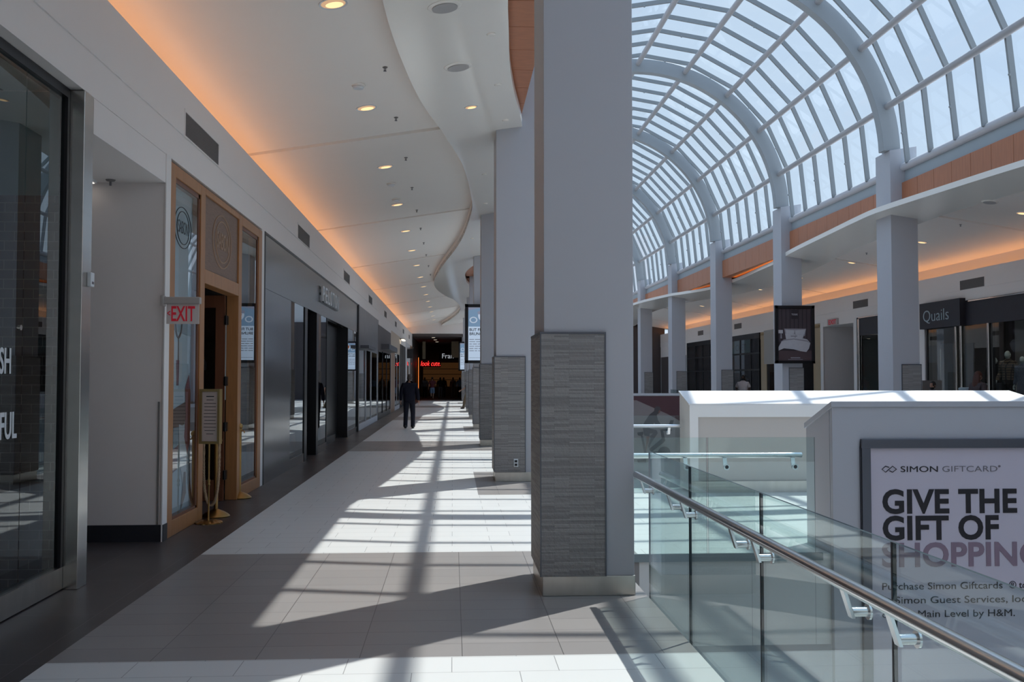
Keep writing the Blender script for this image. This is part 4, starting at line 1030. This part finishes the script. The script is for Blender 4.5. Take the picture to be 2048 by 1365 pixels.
for i, (x, y) in enumerate(((-1.45, 76.0), (-1.38, 80.5), (-1.32, 85.0))):
    t = thing('spotlight', 'tiny bright ceiling spot at the far store, %s of three' % ORD[i], 'ceiling light', (x, y, 4.75), 'far store spots'); MB().lathe([(.13, 4.742), (.13, 4.738)][::-1], (x, y, 0), 14).build('lens', 'shop_spot', t); MB().lathe([(.16, 4.75), (.16, 4.741)][::-1], (x, y, 0), 14).build('ring', 'letter_white', t)
t = thing('neon_post', 'thin orange light strip beside the far store entrance', 'light', (-2.8, 84, 2)); MB().box(-2.86, -2.82, 84, 84.05, .2, 3.4).build('strip', 'neon_orange', t); MB().box(-2.95, -2.86, 84, 84.1, .1, 3.5).build('channel', 'ink', t)

# ------------------------------------------------------------ shops across the atrium (built in mirrored coordinates)
def exq(t):
    sp_ = MB().box(UW - .02, UW + .18, 29.2, 31.8, 3.25, 4.08).build('sign_panel', 'awning_black', t, flip=True)
    text('lettering', 'Quails', .53, (AX - UW - .185, 31.56, 3.475), '-x', 'letter_pale', sp_, .01, -.006, fit=1.66)
    for y in (29.75, 29.45, 27.9): MB().tube([(UW + .03, y, 0), (UW + .03, y, 3.25)], .04, 12).build('chrome_post', 'chrome', t, smooth=True, flip=True)
    MB().box(UW - .01, UW + .05, 24.6, 29.1, 3.95, 3.985).build('light_slot', 'chrome', t, flip=True)
    MB().box(-3.12, -3.05, 30.2, 31.0, 0, 2.75).build('door_leaf', 'store_mid', t, flip=True); MB().tube([(-3.03, 30.95, .5), (-3.03, 30.95, 2.6)], .02, 8).build('door_pull', 'chrome', t, smooth=True, flip=True)
front('black-headed fashion shopfront with pale rounded name sign and mannequins', 19.5, 31.85, 3.25, 'awning_black', 'black_metal', [(19.7, 24.0), (24.0, 27.9), (27.9, 29.5), (29.5, 31.7)], exq, 'shop_glass', True, 4.0)
struct(MB().box(-3.12, UW, 31.85, 35.2, 0, 3.97).build('wall_right_pier', 'fascia_paint', flip=True))
def exr(t): MB().tube([(UW + .02, 37.1, 0), (UW + .02, 37.1, 3.9)], .05, 12).build('chrome_post', 'chrome', t, smooth=True, flip=True); MB().box(UW, UW + .04, 35.2, 37.1, 3.93, 3.965).build('chrome_strip', 'chrome', t, flip=True)
front('narrow black-headed shopfront across the atrium, left of a column', 35.2, 37.32, 3.28, 'awning_black', 'black_metal', [(35.3, 37.2)], exr, 'shop_glass', True)
m = MB(); m.box(-9, UW, 40.82, 41.0, 0, 3.97); m.box(-9, UW, 37.34, 37.6, 0, 3.97); struct(m.build('wall_right_passage', 'alcove_paint', flip=True))
m = MB(); m.box(-9, UW, 37.6, 40.82, 3.80, 3.97); struct(m.build('ceiling_right_passage', 'fascia_paint', flip=True))
m = MB(); m.box(UW, UW + .012, 40.78, 41.1, 0, 3.97); m.box(UW, UW + .012, 37.33, 37.62, 0, 3.97); struct(m.build('trim_right_passage', 'white_paint', flip=True))
t = thing('exit_sign', 'small red EXIT sign over the passage across the atrium', 'exit sign', (AX - UW - .05, 39.6, 3.9)); MB().box(UW, UW + .07, 39.1, 40.15, 3.82, 4.07).build('housing', 'sign_grey', t, flip=True); text('lettering', 'EXIT', .26, (AX - UW - .075, 40.02, 3.85), '-x', 'exit_red', t, .004, .005, fit=.80)
def exb(t):
    MB().box(UW - .05, UW + .10, 46.9, 48.45, 2.35, 4.0).build('frosted_panel', 'frost_panel', t, flip=True); MB().box(UW, UW + .03, 41.2, 49.2, 3.80, 3.9).build('gold_head', 'gold_paint', t, flip=True)
front('beige and gold shopfront behind the hanging bed advert', 41.1, 49.3, 3.6, 'beige_front', 'beige_front', [(41.2, 41.9, 'beige_front'), (41.9, 45.2), (45.2, 46.9, 'beige_front'), (46.9, 48.4), (48.4, 49.2, 'beige_front')], exb, 'dark_glass', True)
def exg(t):
    g = MB()
    for z in (2.05, 2.9): g.box(-3.02, UW + .008, 49.5, 65.0, z, z + .09)
    for y in (51.0, 52.9, 55.6, 57.4, 59.2, 61.0, 62.8): g.box(-3.02, UW + .010, y - .06, y + .06, 0, 3.7)
    g.build('glazing_grid', 'black_metal', t, flip=True)
    p = MB().box(-3.10, -3.02, 51.1, 55.5, 2.99, 3.68).build('frosted_sign', 'teal_shade', t, flip=True)
    text('lettering', 'CKET', .50, (AX + 3.015, 54.0, 3.14), '-x', 'ink_grey', p, .004, .0, fit=1.9)
front('black gridded shopfront farther down across the atrium', 49.5, 65.1, 3.7, 'black_metal', 'black_metal', [(49.6, 51.0), (51.0, 55.6), (55.6, 59.2), (59.2, 62.4), (62.4, 65.0)], exg, 'shop_glass', True)
front('grey shopfront at the far end across the atrium', 65.2, 73.4, 3.2, 'fascia_paint', 'pale_trim', [(65.3, 69.0), (69.0, 70.6, 'sill_paint'), (70.6, 73.3, 'taupe')], None, 'dark_glass', True)
for i, (y, z) in enumerate(((60.5, 3.4), (63.0, 3.4), (55.0, 3.3))):
    t = thing('spotlight', 'bright spot inside the black gridded shop, %s one' % ORD[i], 'ceiling light', (AX + 4.2, y, z), 'gridded shop spots'); MB().ball((AX + 4.2, y, z), .08, nu=10, nv=8).build('bulb', 'shop_spot', t); MB().tube([(AX + 4.2, y, z), (AX + 4.2, y, 3.97)], .02, 6).build('stem', 'ink', t)

for i, y in enumerate((21.5, 25.0, 27.0, 29.0)):  # added fill strips, put in to brighten the window mannequins
    t = thing('added_fill_strip', 'added white fill strip inside the fashion shop window ceiling, %s from the right' % ORD[i], 'ceiling light', (15.95, y, 3.7), 'added fashion shop window fills')
    MB().box(15.75, 16.15, y - .5, y + .5, 3.66, 3.70).build('diffuser', 'added_window_fill', t); MB().box(15.72, 16.18, y - .53, y + .53, 3.70, 3.97).build('housing', 'letter_white', t)
struct(MB().box(18.5, 18.6, 19.5, 31.9, 0, 3.97).build('wall_fashion_shop', 'fascia_paint'))
# ------------------------------------------------------------ column-mounted advertising screens
def screen_frame(x, y, label, grp, body='black_metal'):
    t = thing('advert_screen', label, 'advertising screen', (x, y, 2.15), grp); w, z0, z1 = .675, 2.16, 4.10
    f = MB(); f.box(x - w, x + w, y, y + .11, z1 - .105, z1); f.box(x - w, x + w, y, y + .11, z0, z0 + .09); f.box(x - w, x - w + .105, y, y + .11, z0, z1); f.box(x + w - .105, x + w, y, y + .11, z0, z1)
    f.build('bezel', body, t, bevel=.006); MB().box(x - w + .02, x + w - .02, y + .06, y + .10, z0 + .02, z1 - .02).build('back_panel', 'ink', t)
    MB().box(x - .15, x + .15, y + .10, y + .15, 2.8, 3.4).build('wall_bracket', 'frame_grey', t)
    return t
def brunch(x, y, label):
    t = screen_frame(x, y, label, 'brunch advert screens')
    s = MB().box(x - .572, x + .572, y + .035, y + .058, 2.25, 3.995).build('screen', 'screen_blue', t); yy = y + .034
    MB().box(x - .572, x + .572, yy - .001, yy, 3.36, 3.995).build('food_photo', 'screen_photo', s)
    MB().prism([(x - .572, 3.995), (x - .1, 3.995), (x - .572, 3.90)], lambda p, q: (p[0], q, p[1]), yy - .0015, yy - .001).build('table_edge', 'screen_shade', s)
    for cx, cz, r_, mt in ((-.40, 3.58, .13, 'screen_plate'), (-.40, 3.58, .09, 'screen_photo'), (.02, 3.72, .27, 'screen_plate'), (.0, 3.73, .17, 'screen_food'), (.38, 3.56, .2, 'screen_plate'), (-.20, 3.82, .07, 'screen_shade')):
        MB().prism([(x + cx + r_*math.cos(a_*pi/12), cz + r_*.8*math.sin(a_*pi/12)) for a_ in range(24)], lambda p, q: (p[0], q, p[1]), yy - .003, yy - .002).build('plate' if mt == 'screen_plate' else 'dish', mt, s)
        yy -= .001
    text('lettering', 'BUT FIRST,', .128, (x - .535, y + .031, 3.215), '-y', 'ink', s, .001, .002); text('lettering', 'BRUNCH', .128, (x - .535, y + .031, 3.08), '-y', 'ink', s, .001, .002)
    b = MB(); random.seed(5)
    for i in range(6):
        z = 2.93 - .075*i; xx = x - .535
        for wd in range(3):
            ln = .08 + random.random()*.12; b.box(xx, xx + ln, y + .031, y + .033, z, z + .016); xx += ln + .03
    b.box(x - .535, x + .4, y + .031, y + .033, 2.33, 2.338); b.build('small_print', 'ink_grey', s)
brunch(1.085, 32.88, 'brunch advert screen on the left walkway column, nearer one'); brunch(1.075, 66.70, 'brunch advert screen on the left walkway column, small and far')
bx, by = 11.46, 32.86
t = screen_frame(bx, by, 'framed advert of a white bed on the column across the atrium', None)
def ax_(c): return 8.935 + c*.002826
def az_(c): return 4.925 - c*.002800
s = MB().box(bx - .572, bx + .572, by + .035, by + .058, 2.25, 3.995).build('picture', 'bed_wall_dark', t)
for i in range(8):
    x0 = bx - .565 + i*.1415; MB().box(x0, x0 + .11, by + .033, by + .0352, 2.9, 3.99).build('printed_channel', 'bed_wall', s)
yq = [by + .031]
def bp_(name, pts, mat):
    yq[0] -= .0006; return flat(name, pts, mat, yq[0], s, ax_, az_, .0005)
bp_('printed_floor', [(690, 955), (690, 835), (1104, 835), (1104, 955)], 'bed_rug'); bp_('printed_lamp', [(690, 588), (748, 588), (750, 628), (688, 628)], 'bed_white'); bp_('printed_lamp', [(722, 628), (734, 628), (738, 690), (718, 690)], 'bed_shade')
bp_('printed_headboard', [(765, 572), (1030, 572), (1015, 660), (780, 660)], 'bed_shade')
bp_('printed_pillow', [(780, 585), (890, 592), (882, 636), (790, 640)], 'bed_white'); bp_('printed_pillow', [(895, 592), (1022, 582), (1008, 640), (902, 640)], 'bed_white')
bp_('printed_pillow', [(776, 632), (902, 642), (892, 682), (785, 694)], 'bed_white'); bp_('printed_pillow', [(905, 642), (1000, 640), (992, 684), (898, 682)], 'bed_white'); bp_('printed_bolster', [(842, 655), (922, 655), (920, 668), (844, 670)], 'bed_shade')
bp_('printed_duvet', [(688, 838), (690, 800), (735, 722), (800, 690), (880, 680), (960, 680), (1040, 700), (1080, 745), (1062, 810), (1030, 852), (960, 842), (880, 820), (760, 808)], 'bed_white'); bp_('printed_fold', [(712, 735), (760, 702), (880, 690), (1040, 712), (1076, 748), (1040, 728), (880, 702), (770, 716)], 'bed_shade')
bp_('printed_label', [(850, 345), (945, 345), (945, 455), (850, 455)], 'bed_wall_dark'); text('lettering', 'TOGAS', .085, (ax_(855), by + .020, az_(412)), '-y', 'bed_white', s, .0005, .001, fit=.205)
b = MB(); b.box(ax_(840), ax_(955), by + .022, by + .023, az_(928), az_(916)); b.box(ax_(808), ax_(985), by + .022, by + .023, az_(946), az_(939)); b.build('small_print', 'bed_shade', s)
# pale bin and dark kiosk board by the fashion shop
t = thing('bin', 'pale blue bin top in front of the fashion shop window', 'bin', (13.43, 25.5, 0)); MB().lathe([(.13, 0), (.16, .05), (.17, 1.36), (.15, 1.38)], (13.43, 25.5, 0), 18).build('drum', 'letter_pale', t, smooth=True); MB().lathe([(.175, 1.36), (.175, 1.40), (.14, 1.42)], (13.43, 25.5, 0), 18).build('rim', 'letter_pale', t, smooth=True)
t = thing('kiosk_board', 'dark upright board behind the bearded man by the fashion shop', 'board', (13.1, 26.6, 0)); MB().box(12.80, 13.35, 26.6, 26.66, .05, 1.60).build('panel', 'grille_grey', t); MB().box(12.9, 13.3, 26.4, 26.85, 0, .05).build('foot', 'ink', t)

# ------------------------------------------------------------ people and shop mannequins
def loft(m, secs, n=20):
    """closed stack of ellipses: (x, y, z, rx, ry)"""
    vs = []; fs = []
    for (x, y, z, rx_, ry_) in secs:
        for j in range(n):
            a_ = 2*pi*j/n; vs.append((x + rx_*math.cos(a_), y + ry_*math.sin(a_), z))
    k = len(secs)
    for i in range(k-1):
        for j in range(n): fs.append((i*n + j, i*n + (j+1) % n, (i+1)*n + (j+1) % n, (i+1)*n + j))
    fs += [tuple(range(n))[::-1], tuple(range((k-1)*n, k*n))]
    return m.add(vs, fs)
def skin_into(m, V, E, Rr, sub=1):
    me = bpy.data.meshes.new('skeleton'); me.from_pydata([tuple(v) for v in V], E, [])
    o = bpy.data.objects.new('skeleton', me); COL.objects.link(o)
    sk = o.modifiers.new('skin', 'SKIN'); sk.use_smooth_shade = True
    L_ = me.skin_vertices[0].data
    for i, r_ in enumerate(Rr): L_[i].radius = (r_, r_)
    L_[0].use_root = True
    su = o.modifiers.new('sub', 'SUBSURF'); su.levels = sub; su.render_levels = sub
    bpy.context.view_layer.update(); dg = bpy.context.evaluated_depsgraph_get()
    ev = o.evaluated_get(dg); t = ev.to_mesh()
    m.add([v.co.copy() for v in t.vertices], [tuple(p.vertices) for p in t.polygons])
    ev.to_mesh_clear(); bpy.data.objects.remove(o); bpy.data.meshes.remove(me)
    return m
def headfn(d):
    w = 1.0 - (.20 if d.z < -.2 else 0)*min(1, (-.2 - d.z)*1.6 if d.z < -.2 else 0)
    y = d.y
    if d.y > .55 and abs(d.x) < .30: y += .16*max(0, 1 - abs(d.x)/.26)*max(0, 1 - abs(d.z + .12)/.30)   # nose
    if d.y > .4 and abs(d.z - .10) < .16 and .18 < abs(d.x) < .60: y -= .07                                 # eye sockets
    if d.y > .4 and -.62 < d.z < -.42: y += .03                                                              # lips
    return Vector((d.x*w, y*(1.0 if d.y > 0 else 1.04), d.z))
def figure(name, label, cat, loc, head_deg, h, pose, o, group=None, plain=False):
    """pose: wrist/elbow/knee/ankle points for a 1.75 m figure facing +Y"""
    root = thing(name, label, cat, loc, group); s = h/1.75
    P = dict(RS=(.19, 0, 1.43), LS=(-.19, 0, 1.43), RE=(.25, -.03, 1.14), LE=(-.25, -.03, 1.14), RW=(.26, .05, .90), LW=(-.26, .05, .90),
             RH=(.09, 0, .92), LH=(-.09, 0, .92), RK=(.10, .03, .50), LK=(-.10, .03, .50), RA=(.105, -.01, .085), LA=(-.105, -.01, .085), HD=(0, .02, 1.635))
    P.update(pose); P = {k: Vector(v) for k, v in P.items()}
    T = Matrix.Translation(Vector(loc)) @ Matrix.Rotation(math.radians(head_deg), 4, 'Z') @ Matrix.Scale(s, 4)
    V = [Vector((0, 0, .95)), Vector((0, -.005, 1.13)), Vector((0, 0, 1.33)), Vector((0, .0, 1.48)), Vector((P['HD'].x*.6, P['HD'].y*.5, 1.55))]
    E = [(0, 1), (1, 2), (2, 3), (3, 4)]; Rr = [.11, .10, .105, .055, .052]
    def chain(start, pts, rad):
        p = start
        for q, r_ in zip(pts, rad): V.append(Vector(q)); Rr.append(r_); E.append((p, len(V)-1)); p = len(V)-1
        return p
    for sd in ('R', 'L'):
        sg = 1 if sd == 'R' else -1
        w = chain(2, [P[sd+'S'] - Vector((sg*.02, 0, .03)), P[sd+'E'], P[sd+'W']], [.046, .042, .027])
        d = (P[sd+'W'] - P[sd+'E']).normalized(); side = Vector((0, 1, 0)) - d*d.y
        side = side.normalized() if side.length > .2 else Vector((0, 0, 1)); palm = P[sd+'W'] + d*.065
        k = chain(w, [palm], [.026])
        inn = Vector((-sg, 0, 0))
        for f_, (of, ln) in enumerate(((.030, .066), (.010, .076), (-.010, .070), (-.028, .054))):
            b_ = palm + side*of + d*.030; chain(k, [b_, b_ + d*ln*.55 + inn*.008, b_ + d*ln*.95 + inn*.026], [.0095, .0085, .0075])
        chain(k, [palm + side*.036 - d*.02, palm + side*.056 + d*.018 + inn*.012], [.011, .0085])
        a_ = chain(0, [P[sd+'H'], P[sd+'K'], P[sd+'A']], [.085, .056, .038]); chain(a_, [P[sd+'A'] + Vector((sg*.015, .13, -.045))], [.032])
    b = skin_into(MB(), V, E, Rr)
    hd = P['HD']; b.ball(hd, .074, .095, .115, 20, 14, headfn)
    for sg in (-1, 1): b.ball(hd + Vector((sg*.077, -.005, -.005)), .012, .022, .032, 8, 6)
    b.xf(T).build('body', o.get('skin', 'skin'), root, smooth=True)
    if plain: pass
    else:
        ey = MB()
        for sg in (-1, 1): ey.ball(hd + Vector((sg*.028, .083, .012)), .011, .008, .007, 8, 6)
        ey.xf(T).build('eyes', 'ink', root)
        MB().ball(hd + Vector((0, .089, -.055)), .024, .010, .008, 10, 6).xf(T).build('mouth', 'poster_skin', root)
    if o.get('hair'):
        hm = MB(); hm.ball(hd + Vector((0, -.012, .022)), .085, .104, .112, 20, 14)
        keep = [f for f in hm.f if not all(hm.v[i].y > hd.y + .052 and hm.v[i].z < hd.z + .085 for i in f) and not all(hm.v[i].z < hd.z - .055 for i in f)]
        hm.f = keep; hm.m = [0]*len(keep)
        if o.get('long'): loft(hm, [(0, hd.y - .07, hd.z - o['long'], .09, .04), (0, hd.y - .085, hd.z - o['long']*.5, .12, .06), (0, hd.y - .05, hd.z, .10, .07), (0, hd.y - .03, hd.z + .08, .06, .06)], 16)
        hm.xf(T).build('hair', o['hair'], root, smooth=True)
    if o.get('beard'): MB().ball(hd + Vector((0, .03, -.075)), .066, .066, .048, 14, 8).xf(T).build('beard', o['hair'], root, smooth=True)
    if o.get('mask'): MB().ball(hd + Vector((0, .042, -.045)), .064, .062, .05, 14, 8).xf(T).build('face_mask', o['mask'], root, smooth=True)
    hem = o.get('hem', .90); fat = o.get('fat', 1.0); sl = o.get('sleeve', 'long')
    tv = [Vector((0, 0, hem - .01)), Vector((0, 0, 1.06)), Vector((0, 0, 1.24)), Vector((0, 0, 1.385)), Vector((0, 0, 1.47)), Vector((0, 0, 1.545))]
    te = [(0, 1), (1, 2), (2, 3), (3, 4), (4, 5)]; tr = [.205*fat, .178*fat, .192*fat, .172, .125, .088]
    for sd in ('R', 'L'):
        S_, E_, W_ = P[sd+'S'], P[sd+'E'], P[sd+'W']; S2 = Vector((S_.x*.97, S_.y, 1.398)); mid = (S_ + E_)/2
        pts = [(S2, .098), (mid, .082), (E_, .070), ((E_ + W_)/2, .062), (W_ + (W_ - E_)*.02, .052)] if sl == 'long' else [(S2, .098), (mid, .084), (mid + (E_ - mid)*.55, .080)]
        k_ = 3
        for p_, r_ in pts: tv.append(p_); tr.append(r_); te.append((k_, len(tv)-1)); k_ = len(tv)-1
    tp = skin_into(MB(), tv, te, tr, 2)
    for v_ in tp.v:                                   # a chest is wider than it is deep
        w_ = min(1, max(0, (abs(v_.x) - .17)/.08)); v_.y *= .76 + .24*w_
    tp.xf(T).build(o.get('top_name', 'jacket'), o['top'], root, smooth=True)
    lg_ = MB(); short = o.get('shorts', False)
    loft(lg_, [(0, 0, .83, .155, .125), (0, 0, .92, .168, .130), (0, 0, 1.02, .155, .118)], 20)
    for sd in ('R', 'L'):
        H_, K_, A_ = P[sd+'H'], P[sd+'K'], P[sd+'A']
        if short: lg_.tube([H_, (H_ + K_)/2, K_ + (H_ - K_)*.05], [.095, .098, .10], 14)
        else: lg_.tube([H_, (H_ + K_)/2, K_, (K_ + A_)/2, A_ + Vector((0, .01, -.03))], [.095, .090, .075, .070, .066], 14)
    lg_.xf(T).build('shorts' if short else 'trousers', o['legs'], root, smooth=True)
    for sd in ('R', 'L'):
        A_ = P[sd+'A']; sh_ = MB(); sh_.ball(A_ + Vector((0, .055, -.045)), .050, .135, .040, 14, 8); sh_.ball(A_ + Vector((0, -.025, -.02)), .046, .055, .05, 12, 8)
        for i_, v_ in enumerate(sh_.v): v_.z = max(v_.z, A_.z - .083)
        sh_.xf(T).build('shoe', o.get('shoes', 'shoe_black'), root, smooth=True)
    return root
figure('person', 'person in a dark navy suit walking away down the left walkway', 'person', (-1.42, 33.1, 0), 0, 1.79,
       dict(RE=(.265, -.06, 1.15), RW=(.30, .0, .91), LE=(-.262, -.04, 1.14), LW=(-.275, .06, .91), RK=(.115, .11, .51), RA=(.115, .12, .085), LK=(-.10, -.02, .50), LA=(-.115, -.14, .10), HD=(.01, .035, 1.625)),
       dict(top='suit_navy', legs='trouser_navy', hair='hair_grey', hem=.80, fat=1.16))
figure('person', 'person in a maroon shirt and pale blue shorts walking into the far store', 'person', (-1.55, 77.0, 0), 12, 1.74,
       dict(RE=(.30, .02, 1.16), RW=(.30, .22, 1.10), LE=(-.27, -.04, 1.14), LW=(-.28, .03, .90), LK=(-.10, .02, .50), LA=(-.10, -.22, .25), RA=(.06, .03, .085)),
       dict(top='cloth_maroon', legs='cloth_blue', hair='hair_dark', sleeve='short', shorts=True, hem=.86, top_name='shirt'))
figure('person', 'person in khaki trousers stepping out from behind the far walkway columns', 'person', (.82, 54.6, 0), 90, 1.66,
       dict(RE=(.22, .14, 1.18), RW=(.20, .36, 1.06), LE=(-.24, -.12, 1.16), LW=(-.24, -.14, .92), LK=(-.10, .16, .50), LA=(-.10, .24, .085), RK=(.10, .0, .50), RA=(.10, -.22, .12)),
       dict(top='cloth_black', legs='cloth_khaki', hair='hair_grey', sleeve='short', hem=.88, top_name='shirt'))
figure('person', 'person in a white top and black face mask across the atrium', 'person', (12.36, 42.0, 0), 160, 1.79, dict(RW=(.14, .22, 1.06), LW=(-.14, .22, 1.06), RE=(.29, .02, 1.16), LE=(-.29, .02, 1.16)),
       dict(top='cloth_white', legs='cloth_black', hair='hair_dark', skin='skin_dark', long=.30, mask='mask_black', fat=1.22, top_name='blouse', sleeve='short'))
figure('person', 'bearded dark-haired person in grey in front of the dark board', 'person', (12.8, 26.0, 0), 120, 1.57, dict(RW=(.12, .25, 1.1), LW=(-.12, .25, 1.1)), dict(top='cloth_grey', legs='cloth_black', hair='hair_dark', beard=True, top_name='shirt'))
figure('person', 'person with long auburn hair in a patterned top facing the fashion shop', 'person', (13.5, 25.0, 0), -80, 1.83, dict(RW=(.16, .20, 1.1), LW=(-.2, .1, .95)), dict(top='cloth_pattern', legs='cloth_black', hair='hair_auburn', long=.42, fat=1.05, top_name='blouse'))
# window figures of the fashion shop stand on a low plinth
pt = thing('window_plinth', 'low plinth under the mannequins in the fashion shop window', 'plinth', (16.3, 28.0, 0)); MB().box(15.75, 17.0, 26.9, 29.4, 0, .62).build('block', 'store_dark', pt)
mk = dict(skin='mannequin_white', shoes='mannequin_white')
figure('mannequin', 'white-headed mannequin in a plaid jacket in the fashion shop window', 'mannequin', (16.2, 28.3, .62), 115, 1.84, dict(RW=(.28, .12, .92)), dict(mk, top='plaid', legs='cloth_black', hem=.84), 'fashion shop mannequins', True)
figure('mannequin', 'white-headed mannequin in a black jacket, left of the plaid one', 'mannequin', (16.2, 28.97, .62), 150, 1.70, dict(HD=(.03, .05, 1.60)), dict(mk, top='cloth_black', legs='cloth_grey', hem=.82), 'fashion shop mannequins', True)
figure('mannequin', 'white-headed mannequin in a blue floral dress at the right frame edge', 'mannequin', (16.2, 27.55, .62), 110, 1.66, {}, dict(mk, top='cloth_floral', legs='cloth_floral', hem=.55, top_name='dress'), 'fashion shop mannequins', True)
pt = thing('window_plinth', 'small plinth under the dark-suited mannequin across the atrium', 'plinth', (15.9, 35.75, 0)); MB().box(15.6, 16.2, 35.4, 36.1, 0, .45).build('block', 'store_dark', pt)
figure('mannequin', 'dark-suited mannequin in the narrow black-headed shop window', 'mannequin', (15.9, 35.75, .45), 110, 1.80, {}, dict(skin='mannequin_white', top='suit_navy', legs='trouser_navy', hem=.80), None, True)
figure('mannequin', 'black-clothed mannequin in the gridded shop doorway behind the masked person', 'mannequin', (15.9, 53.4, .0), 120, 1.90, {}, dict(skin='mannequin_dark', top='cloth_black', legs='cloth_black'), None, True)
for i, (x, y, dg, tp_, lg2, lab) in enumerate(((-2.3, 83.5, 170, 'cloth_grey', 'cloth_black', 'grey-topped mannequin by the orange strip in the far store'), (-.75, 84.5, 200, 'cloth_black', 'cloth_black', 'black-clothed mannequin in the middle of the far store'), (.05, 85.5, 160, 'cloth_grey', 'cloth_grey', 'grey-clothed mannequin right of the black one in the far store'), (.6, 83.0, 180, 'cloth_blue', 'cloth_black', 'blue-topped mannequin at the right of the far store'), (-1.0, 82.0, 190, 'cloth_black', 'cloth_grey', 'dark mannequin in front of the black one in the far store'))):
    figure('mannequin', lab, 'mannequin', (x, y, 0.006), dg, 1.74, {}, dict(skin='mannequin_dark', top=tp_, legs=lg2, top_name='top'), 'far store mannequins', True)
